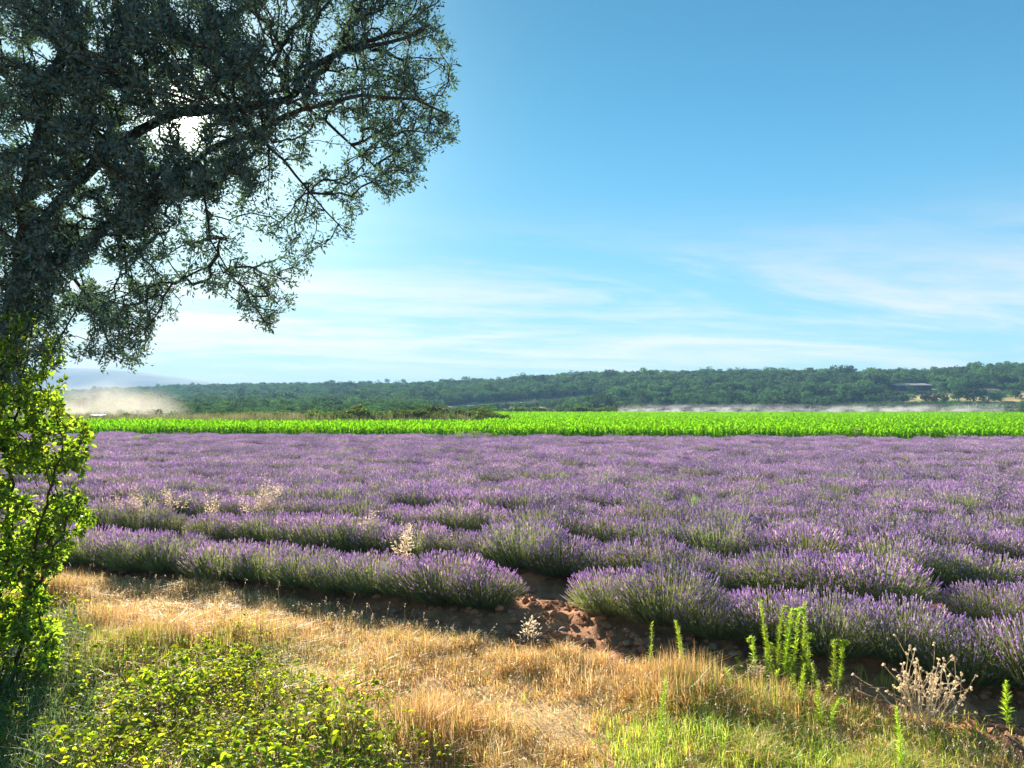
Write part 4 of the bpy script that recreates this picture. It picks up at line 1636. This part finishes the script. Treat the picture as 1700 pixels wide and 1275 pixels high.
HW = [  # base px, base py, top px, top py, hook, label
    (1133, 1120, 1124, 1030, 0, 'straight bright green weed stalk alone left of the tall weed cluster'),
    (1250, 1140, 1254, 1060, -1, 'bright green weed stalk just left of the tall weed cluster, tip bent right'),
    (1285, 1135, 1266, 998, 0, 'tallest left-leaning weed stalk on the left of the tall cluster'),
    (1292, 1135, 1296, 1008, 1, 'tall weed stalk with hooked tip, second from the left in the cluster'),
    (1302, 1140, 1309, 1014, 1, 'tall weed stalk with wide hooked tip in the middle of the cluster'),
    (1312, 1135, 1325, 1013, 1, 'tall weed stalk bending right at the top, right of the cluster middle'),
    (1331, 1130, 1337, 998, 0, 'tallest leafy weed stalk on the right of the tall cluster'),
    (1338, 1140, 1344, 1054, 1, 'shorter weed stalk with bent tip at the right side of the cluster'),
    (1306, 1138, 1310, 1035, 1, 'medium weed stalk with a small hook inside the tall cluster'),
    (1276, 1138, 1272, 1070, 1, 'short weed stalk at the left foot of the tall cluster'),
    (1331, 1185, 1329, 1102, 0, 'bushy weed stalk in front of the tall cluster'),
    (1381, 1165, 1383, 1066, 1, 'weed stalk with curled tip right of the tall cluster'),
    (1389, 1160, 1400, 1065, 1, 'greyish weed stalk with long curled tip beside the curled green stalk'),
    (1350, 1150, 1351, 1100, 0, 'short dark weed stalk between the cluster and the curled stalks'),
    (1361, 1215, 1363, 1132, 0, 'bright thick weed stalk in the grass below the curled stalks'),
    (1376, 1225, 1393, 1162, 1, 'weed stalk leaning right in the grass below the curled stalks'),
    (1099, 1245, 1099, 1130, 0, 'lone dark green weed stalk standing in the lower dry grass'),
    (1079, 1120, 1079, 1035, 0, 'thin sparse weed stalk at the edge of the soil right of the gap'),
    (1209, 1165, 1207, 1112, 0, 'short weed stalk in the dry tuft left of the cluster'),
    (1228, 1120, 1226, 1090, 0, 'smallest weed stalk standing against the shaded soil'),
    (1495, 1290, 1494, 1174, 0, 'weed stalk in the grass below the dried seed head bush'),
    (1318, 1165, 1320, 1120, 0, 'leafy young weed at the foot of the cluster'),
    (1290, 1150, 1287, 1112, 0, 'low yellowish weed at the left foot of the cluster'),
]
for k, (bx_, by_, tx_, ty_, hk, lb) in enumerate(HW):
    q = gnd(bx_, by_)
    q[2] = float(gz(q[0], q[1])) - .01
    tp = atY(tx_, ty_, q[1] + (.03 if k % 2 else -.03))
    horseweed(q, tp, hk, k + 1, 1.35, .45 if 'sparse' in lb else 1.35)
    o = bpy.data.objects[[ob.name for ob in bpy.data.objects if ob.name.startswith('horseweed')][-1]] if False else None
hws = [ob for ob in COL.objects if ob.name.split('.')[0] == 'horseweed']
for ob, row in zip(hws, HW):
    tag(ob, row[5], 'weed', 'tall green weeds along the verge')

# ------------------------------------------------------------------ dried seed-head bush and thistle
rg = np.random.default_rng(59)
q = gnd(1535, 1215)
q[2] = float(gz(q[0], q[1]))
db = empty('dried_weed', q)
segs = [[], [], [], []]
heads = []


def grow(p, d, ln, depth):
    k = 4
    for j in range(k):
        d = norm(d + rg.normal(0, .09, 3) + np.array([0, 0, .05]))
        p2 = p + d * ln / k
        segs[0].append(p)
        segs[1].append(.0022 + .001 * depth)
        segs[2].append(p2)
        segs[3].append(.0020 + .001 * depth)
        p = p2
        if depth > 0 and j >= 1:
            grow(p, norm(d + rg.normal(0, .55, 3)), ln * .55, depth - 1)
    heads.append((p, d))


for k in range(30):
    a = rg.uniform(-.5, 1.3) if k % 3 else rg.uniform(2.2, 3.6)
    lean = rg.uniform(.15, .95)
    grow(np.array([rg.normal(0, .05), rg.normal(0, .05), -.02]), norm(np.array([math.cos(a) * lean, math.sin(a) * lean * .7, .7])), rg.uniform(.22, .42), 1)
grow(np.array([-.19, 0, -.02]), np.array([-.02, 0, 1.0]), .40, 1)
grow(np.array([.05, 0, -.02]), np.array([.02, 0, 1.0]), .46, 1)
v, f = tubes([np.array(s) for s in segs], 4)
new_obj('branches', mesh('branches', v, f, [M['dead']]), db)
ch = []
for p, d in heads:
    for s in range(3):
        v, f = rocks[s]
        ch.append((v * np.array([.02, .02, .028]) + p + rg.normal(0, .007, 3), f))
V, Fc = join(ch)
tag(new_obj('seed_heads', mesh('seed_heads', V, Fc, [M['dead']])  , db), kind='stuff')
tag(db, 'dried beige branching weed with knobbly seed heads at the lower right', 'dried weed')

q = gnd(1672, 1215)
q[2] = float(gz(q[0], q[1]))
th = empty('thistle', q)
v, f = polytube([(0, 0, 0), (.005, 0, .15), (.0, 0, .30), (.005, 0, .36)], [.006, .005, .004, .001], 6)
new_obj('stem', mesh('stem', v, f, [M['weed']], smooth=True), th)
k = 190
w = rg.random(k) ** .7
a = rg.random(k) * 6.28
P = np.stack([np.zeros(k), np.zeros(k), .02 + .33 * w], 1)
D = np.stack([np.cos(a), np.sin(a), .5 + .8 * w], 1)
L = (.075 - .05 * w) * (.6 + .7 * rg.random(k))
v, f, _ = leaves(P, D, np.stack([rg.normal(0, .3, k), rg.normal(0, .3, k), np.ones(k)], 1), L, L * .24, fold=.2)
tag(new_obj('foliage', mesh('foliage', v, f, [M['weed']]), th), kind='stuff')
tag(th, 'short spiky green thistle on the bare soil at the right edge', 'thistle')

rg = np.random.default_rng(67)
q = gnd(42, 1150)
q[2] = float(gz(q[0], q[1]))
wf = empty('white_flower', q)
sg = [[], [], [], []]
ch = []
for k in range(9):
    b0 = np.array([rg.normal(0, .05), rg.normal(0, .05), 0])
    tp_ = b0 + np.array([rg.normal(-.03, .09), rg.normal(0, .06), .27 + .14 * rg.random()])
    for a_, c_ in ((b0, (b0 + tp_) / 2 + rg.normal(0, .01, 3)), ):
        sg[0] += [a_, c_]
        sg[1] += [.002, .0017]
        sg[2] += [c_, tp_]
        sg[3] += [.0017, .0012]
    for _ in range(16):
        v, f = rocks[k % 3]
        ch.append((v * .011 + tp_ + rg.normal(0, 1, 3) * np.array([.018, .018, .007]), f))
v, f = tubes([np.array(t) for t in sg], 4)
new_obj('stems', mesh('stems', v, f, [M['weed']]), wf)
V, Fc = join(ch)
tag(new_obj('petals', mesh('petals', V, Fc, [M['petal']]), wf), kind='stuff')
tag(wf, 'small creamy white flower clusters under the vine at the lower left', 'wild flower')

# ------------------------------------------------------------------ wild oats in the lavender and on the verge


def oat_tuft(base, h, n, spread, lean, seed, dense=1.0):
    rg = np.random.default_rng(seed)
    o = empty('wild_oats', base)
    sg = [[], [], [], []]
    P, D, L = [], [], []
    for k in range(n):
        a = rg.random() * 6.28
        q = np.array([math.cos(a), math.sin(a), 0]) * .05 * rg.random()
        d = norm(np.array([rg.normal(lean, spread), rg.normal(0, spread), 1.0]))
        ln = h * (.7 + .4 * rg.random())
        for j in range(6):
            d = norm(d + np.array([lean * .12 + rg.normal(0, .05), rg.normal(0, .05), -.03]))
            q2 = q + d * ln / 6
            sg[0].append(q)
            sg[1].append(.0032)
            sg[2].append(q2)
            sg[3].append(.0026)
            if j >= 3:
                for _ in range(int((9 + 10 * rg.random()) * dense)):
                    w = rg.random()
                    off = rg.normal(0, .028, 3)
                    P.append(q * (1 - w) + q2 * w + off)
                    D.append(np.array([off[0] * 18 + d[0], off[1] * 18 + d[1], d[2] * .6 - .5 * rg.random()]))
                    L.append(.026 + .022 * rg.random())
            q = q2
    v, f = tubes([np.array(s) for s in sg], 3)
    new_obj('stalks', mesh('stalks', v, f, [M['oat']]), o)
    P, D, L = np.array(P), np.array(D), np.array(L)
    v, f, _ = leaves(P, D, rg.normal(size=P.shape), L, L * .34, fold=.3)
    tag(new_obj('panicles', mesh('panicles', v, f, [M['oat']]), o), kind='stuff')
    return o


OATS = [  # px,py of base, height px, stalks, spread, lean, label, density
    (425, 885, 82, 15, .22, .05, 'biggest pale clump of wild oats rising from the lavender at centre left', 1.5),
    (212, 890, 74, 8, .16, .0, 'tall pale wild oats in the lavender nearest the vine', 1.2),
    (240, 888, 55, 5, .22, .1, 'short wild oats just right of the tall oats near the vine', 1.0),
    (288, 885, 62, 6, .25, .1, 'loose wild oats between the vine and the biggest oat clump', 1.0),
    (345, 885, 50, 5, .2, .1, 'thin wild oats just left of the biggest oat clump', 1.0),
    (590, 925, 62, 7, .15, .35, 'wild oats leaning right above a lavender gap', 1.2),
    (668, 985, 88, 7, .08, .06, 'upright straw-coloured oats in front of the second lavender row', 1.2),
    (690, 945, 70, 3, .10, .75, 'long single oat stalks arching far to the right', .9),
    (880, 1075, 40, 3, .12, .05, 'small dry oat with drooping husks at the soil edge below the gap', .9),
    (505, 885, 24, 5, .35, .0, 'little white-headed oats in the dark gap right of the biggest clump', 1.1),
    (1075, 1000, 70, 3, .12, .75, 'thin dry stalks arching right over the soil gap', .5),
    (1240, 1140, 36, 3, .2, .5, 'dry oat spray left of the tall weed cluster', 1.2),
]
for k, (px, py, hp_, n, spd, ln, lb, dn) in enumerate(OATS):
    q = gnd(px, py)
    q[2] = float(gz(q[0], q[1]))
    h = hp_ * q[1] / F * 1.12
    o = oat_tuft(q, h, n, spd, ln, 60 + k, dn)
    tag(o, lb, 'wild oats', 'wild oats')

# long dry stalks and weeds in the verge
rg = np.random.default_rng(61)
x, y = grass_points(14000, -7, 6, 4.6, 11)
m = cval(x, y) < grass_edge(x, y) - .05
x, y = x[m][:2800], y[m][:2800]
sg = [[], [], [], []]
P, D, L = [], [], []
for i in range(len(x)):
    q = np.array([x[i], y[i], float(gz(x[i], y[i])) - .01])
    d = norm(np.array([rg.normal(0, .35), rg.normal(0, .35), 1]))
    ln = .10 + .22 * rg.random() ** 2
    for j in range(4):
        d = norm(d + rg.normal(0, .10, 3) + np.array([0, 0, -.06]))
        q2 = q + d * ln / 4
        sg[0].append(q), sg[1].append(.0012), sg[2].append(q2), sg[3].append(.001)
        q = q2
    for _ in range(rg.integers(2, 9)):
        P.append(q - d * rg.random() * .06 + rg.normal(0, .008, 3))
        D.append(d + rg.normal(0, .6, 3))
        L.append(.010 + .012 * rg.random())
v, f = tubes([np.array(s) for s in sg], 3)
P, D, L = np.array(P), np.array(D), np.array(L)
v2, f2, _ = leaves(P, D, rg.normal(size=P.shape), L, L * .4, fold=.3)
V, Fc = join([(v, f), (v2, f2)])
tag(new_obj('dry_stalks', mesh('dry_stalks', V, Fc, [M['oat']])), 'thin dry seed stalks standing above the verge grass', kind='stuff')

# pale weeds growing in the far lavender
wm = []
for k in range(3):
    rgk = np.random.default_rng(970 + k)
    n = 260
    a = rgk.random(n) * 6.28
    rr = .28 * rgk.random(n) ** .6
    P = np.stack([np.cos(a) * rr, np.sin(a) * rr, .1 + .8 * rgk.random(n)], 1)
    v, f, _ = leaves(P, np.stack([np.cos(a) * .4, np.sin(a) * .4, np.ones(n)], 1) + rgk.normal(0, .3, (n, 3)), rgk.normal(size=(n, 3)), np.full(n, .16), np.full(n, .035))
    wm.append(mesh('weed_clump', v, f, [M['far_weed']]))
for px, py, h, lb in ((762, 741, 13, 'left of three grey-green weed clumps at the far lavender edge'), (788, 742, 15, 'middle of three grey-green weed clumps at the far lavender edge'),
                      (812, 741, 11, 'right of three grey-green weed clumps at the far lavender edge'), (1424, 738, 18, 'tall pale weed clump against the maize at the right'),
                      (1280, 733, 9, 'small weed clump at the maize edge left of the tall pale weed'), (355, 729, 9, 'weed clump at the maize edge above the left part of the lavender'),
                      (468, 728, 8, 'small weed at the maize edge left of the scrub strip middle'), (225, 748, 11, 'yellowish weed clump in the lavender beside the vine'),
                      (252, 747, 8, 'small yellowish weed right of the weed clump beside the vine'), (660, 731, 9, 'weed clump at the maize edge below the taller shrubs'),
                      (594, 850, 18, 'single bright green weed in the middle of the left lavender'), (1154, 885, 24, 'single yellow-green weed spike in the right lavender'),
                      (1565, 733, 9, 'small weed clump at the maize edge near the right side'), (890, 728, 8, 'small weed at the maize edge right of the scrub strip end')):
    q = gnd(px, py)
    s = h * q[1] / F
    o = new_obj('weed_clump', wm[int(px) % 3])
    s2 = s + .42
    o.location = (q[0], q[1], .0)
    wd = s2 * (.9 if py < 800 else .35)
    o.scale = (wd, wd, s2)
    tag(o, lb, 'weed', 'weeds growing in the lavender')

# ------------------------------------------------------------------ white car raising dust
CD = 80.0
q = atY(167, HOR, CD)
car = empty('white_car', (q[0], CD, 0), math.radians(6))


def loft(name, secs, mat, parent, loc=(0, 0, 0)):
    """secs: list of rings of equal point count"""
    n = len(secs[0])
    V = np.array(secs, float).reshape(-1, 3)
    Fc = [(i * n + k, i * n + (k + 1) % n, (i + 1) * n + (k + 1) % n, (i + 1) * n + k) for i in range(len(secs) - 1) for k in range(n)]
    me = bpy.data.meshes.new(name)
    me.from_pydata(V.tolist(), [], Fc + [tuple(range(n))[::-1], tuple(range((len(secs) - 1) * n, len(secs) * n))])
    me.materials.append(mat)
    o = new_obj(name, me, parent)
    o.location = loc
    return o


def ring(y, w, z0, z1, k=.12):
    return [(-w, y, z0 + k), (-w + k, y, z0), (w - k, y, z0), (w, y, z0 + k), (w, y, z1 - k), (w - k, y, z1), (-w + k, y, z1), (-w, y, z1 - k)]


loft('body', [ring(-1.95, .70, .32, .82), ring(-1.85, .80, .24, .92), ring(-.4, .84, .22, .96), ring(1.2, .84, .22, .92), ring(1.95, .78, .26, .80), ring(2.05, .66, .34, .70)], M['white_paint'], car)
loft('cabin', [ring(-1.70, .66, .90, 1.06, .05), ring(-1.25, .66, .90, 1.36, .1), ring(.1, .66, .90, 1.40, .1), ring(1.0, .66, .88, .98, .04)], M['white_paint'], car)
loft('rear_window', [[(-.52, -1.66, 1.08), (.52, -1.66, 1.08), (.46, -1.36, 1.29), (-.46, -1.36, 1.29)], [(-.52, -1.70, 1.09), (.52, -1.70, 1.09), (.46, -1.40, 1.30), (-.46, -1.40, 1.30)]], M['glass'], car)
for sx in (-1, 1):
    loft('side_window', [[(sx * .655, -1.2, 1.0), (sx * .655, .5, 1.0), (sx * .655, .1, 1.28), (sx * .655, -1.1, 1.28)], [(sx * .675, -1.2, 1.0), (sx * .675, .5, 1.0), (sx * .675, .1, 1.28), (sx * .675, -1.1, 1.28)]], M['glass'], car)
    loft('tail_light', [ring(-1.97, .09, .62, .80, .03), ring(-1.85, .09, .62, .80, .03)], M['red_lens'], car, (sx * .62, 0, 0))
    for yy in (-1.2, 1.3):
        a = np.arange(14) * 2 * math.pi / 14
        wl = loft('wheel', [[(dxx, yy + .30 * math.cos(t), .30 + .30 * math.sin(t)) for t in a] for dxx in (-.1, .1)], M['rubber'], car, (sx * .76, 0, 0))
        loft('rim', [[(dxx, yy + .18 * math.cos(t), .30 + .18 * math.sin(t)) for t in a] for dxx in (-.115, .115)], M['metal'], wl)
tag(car, 'white car driving away at the far left in a cloud of dust', 'car')

# ------------------------------------------------------------------ irrigation boom with its sprinklers
BY0 = 163.0


def boom_pt(px):
    d = BY0 - (px - 1040) * .015
    x = (px - 850) / F * d
    return np.array([x, d, 1.75 + (px - 1040) / 660 * 1.0])


boom = empty('irrigation_boom', (*boom_pt(1040)[:2], 0))
bo = np.array(boom.location)
pxs = np.arange(1040, 1760, 12)
pts = np.array([boom_pt(p_) for p_ in pxs])
v, f = polytube(pts - bo, np.full(len(pts), .05), 6)
new_obj('pipe', mesh('pipe', v, f, [M['metal']]), boom)
for px in range(1070, 1750, 92):
    e = boom_pt(px)
    ch = [polytube(np.array([(e[0] + s * .55, e[1], 0), (e[0] + s * .05, e[1], e[2] + .1)]) - bo, [.05, .04], 5) for s in (-1, 1)]
    ch.append(polytube(np.array([(e[0] - .4, e[1], .7), (e[0] + .4, e[1], .7)]) - bo, [.03, .03], 5))
    V, Fc = join(ch)
    tw = new_obj('tower', mesh('tower', V, Fc, [M['metal']]), boom)
    a = np.arange(12) * 2 * math.pi / 12
    for s in (-1, 1):
        c_ = e - bo
        loft('wheel', [[(c_[0] + s * .55 + .28 * math.cos(t), c_[1] + dy_, .28 + .28 * math.sin(t)) for t in a] for dy_ in (-.08, .08)], M['rubber'], tw)
hd = []
for px in range(1056, 1750, 23):
    e = boom_pt(px) - bo
    v, f = polytube([(e[0], e[1], e[2] - .04), (e[0], e[1], e[2] - .45), (e[0], e[1], e[2] - .6)], [.02, .02, .06], 5)
    new_obj('sprinkler', mesh('sprinkler', v, f, [M['metal']]), boom)
tag(boom, 'long grey irrigation boom on wheeled towers spraying the far edge of the maize', 'irrigation boom')


def volume_box(name, x0, x1, y0, y1, z0, z1, mat, label=None):
    V, Fc = box(x0, x1, y0, y1, z0, z1)
    ctr = np.array([(x0 + x1) / 2, (y0 + y1) / 2, z0])
    o = new_obj(name, mesh(name, V - ctr, Fc, [mat]))
    o.location = ctr
    tag(o, label, kind='stuff')
    return o


def vol_mat(name, col, aniso=0.0):
    m, T = material(name)
    pv = T.n('ShaderNodeVolumePrincipled', {'Color': (*col, 1), 'Density': 0.0, 'Anisotropy': aniso})
    T.link(pv.outputs[0], T.n('ShaderNodeOutputMaterial').inputs['Volume'])
    return m, T, pv


# spray: arcs of fine drops hanging under and behind the boom
m, T, pv = vol_mat('water_spray', (.95, .97, 1.0), 0.3)
co = T.n('ShaderNodeTexCoord').outputs['Object']
mp = T.n('ShaderNodeMapping', {'Vector': co, 'Scale': (.30, .16, .85), 'Rotation': (0, .25, 0)}).outputs[0]
nz = T.maprange(T.noise(mp, 1.0, 5, .6), .40, .70)
sp_ = T.n('ShaderNodeSeparateXYZ', {0: co})
fall = T.maprange(sp_.outputs[2], 2.5, .9, 0, 1)
T.link(T.math('MULTIPLY', T.math('MULTIPLY', nz, fall), .075), pv.inputs['Density'])
x0, x1 = boom_pt(1035)[0], boom_pt(1760)[0]
volume_box('sprinkler_spray', x0, x1, BY0 + 1.0, BY0 + 10.0, .4, 3.0, m, 'white sprinkler spray drifting along the far edge of the maize')

# dust behind the car
m, T, pv = vol_mat('road_dust', (.97, .92, .84), 0.2)
co = T.n('ShaderNodeTexCoord').outputs['Object']
nz = T.maprange(T.noise(co, .20, 5, .6, .6), .30, .75)
sep_ = T.n('ShaderNodeSeparateXYZ', {0: co})
ex = T.math('DIVIDE', sep_.outputs[0], 14.5)
ez = T.math('DIVIDE', sep_.outputs[2], 6.5)
ey = T.math('DIVIDE', sep_.outputs[1], 7.5)
rr = T.math('ADD', T.math('ADD', T.math('MULTIPLY', ex, ex), T.math('MULTIPLY', ez, ez)), T.math('MULTIPLY', ey, ey))
T.link(T.math('MULTIPLY', T.math('MULTIPLY', nz, T.maprange(rr, 1.0, .05)), .16), pv.inputs['Density'])
dq = atY(165, HOR, 110)
volume_box('dust_cloud', dq[0] - 17, dq[0] + 17, 102, 118, .05, 7.0, m, 'beige cloud of dust hanging behind the white car')

# ------------------------------------------------------------------ air
m, T, pv = vol_mat('haze_air', (.31, .57, .92), 0.0)
pv.inputs['Density'].default_value = 0.00035
V, Fc = box(-3500, 3500, -3500, 3500, -2.2, 118)
tag(new_obj('haze', mesh('haze', V, Fc, [m])), kind='stuff')
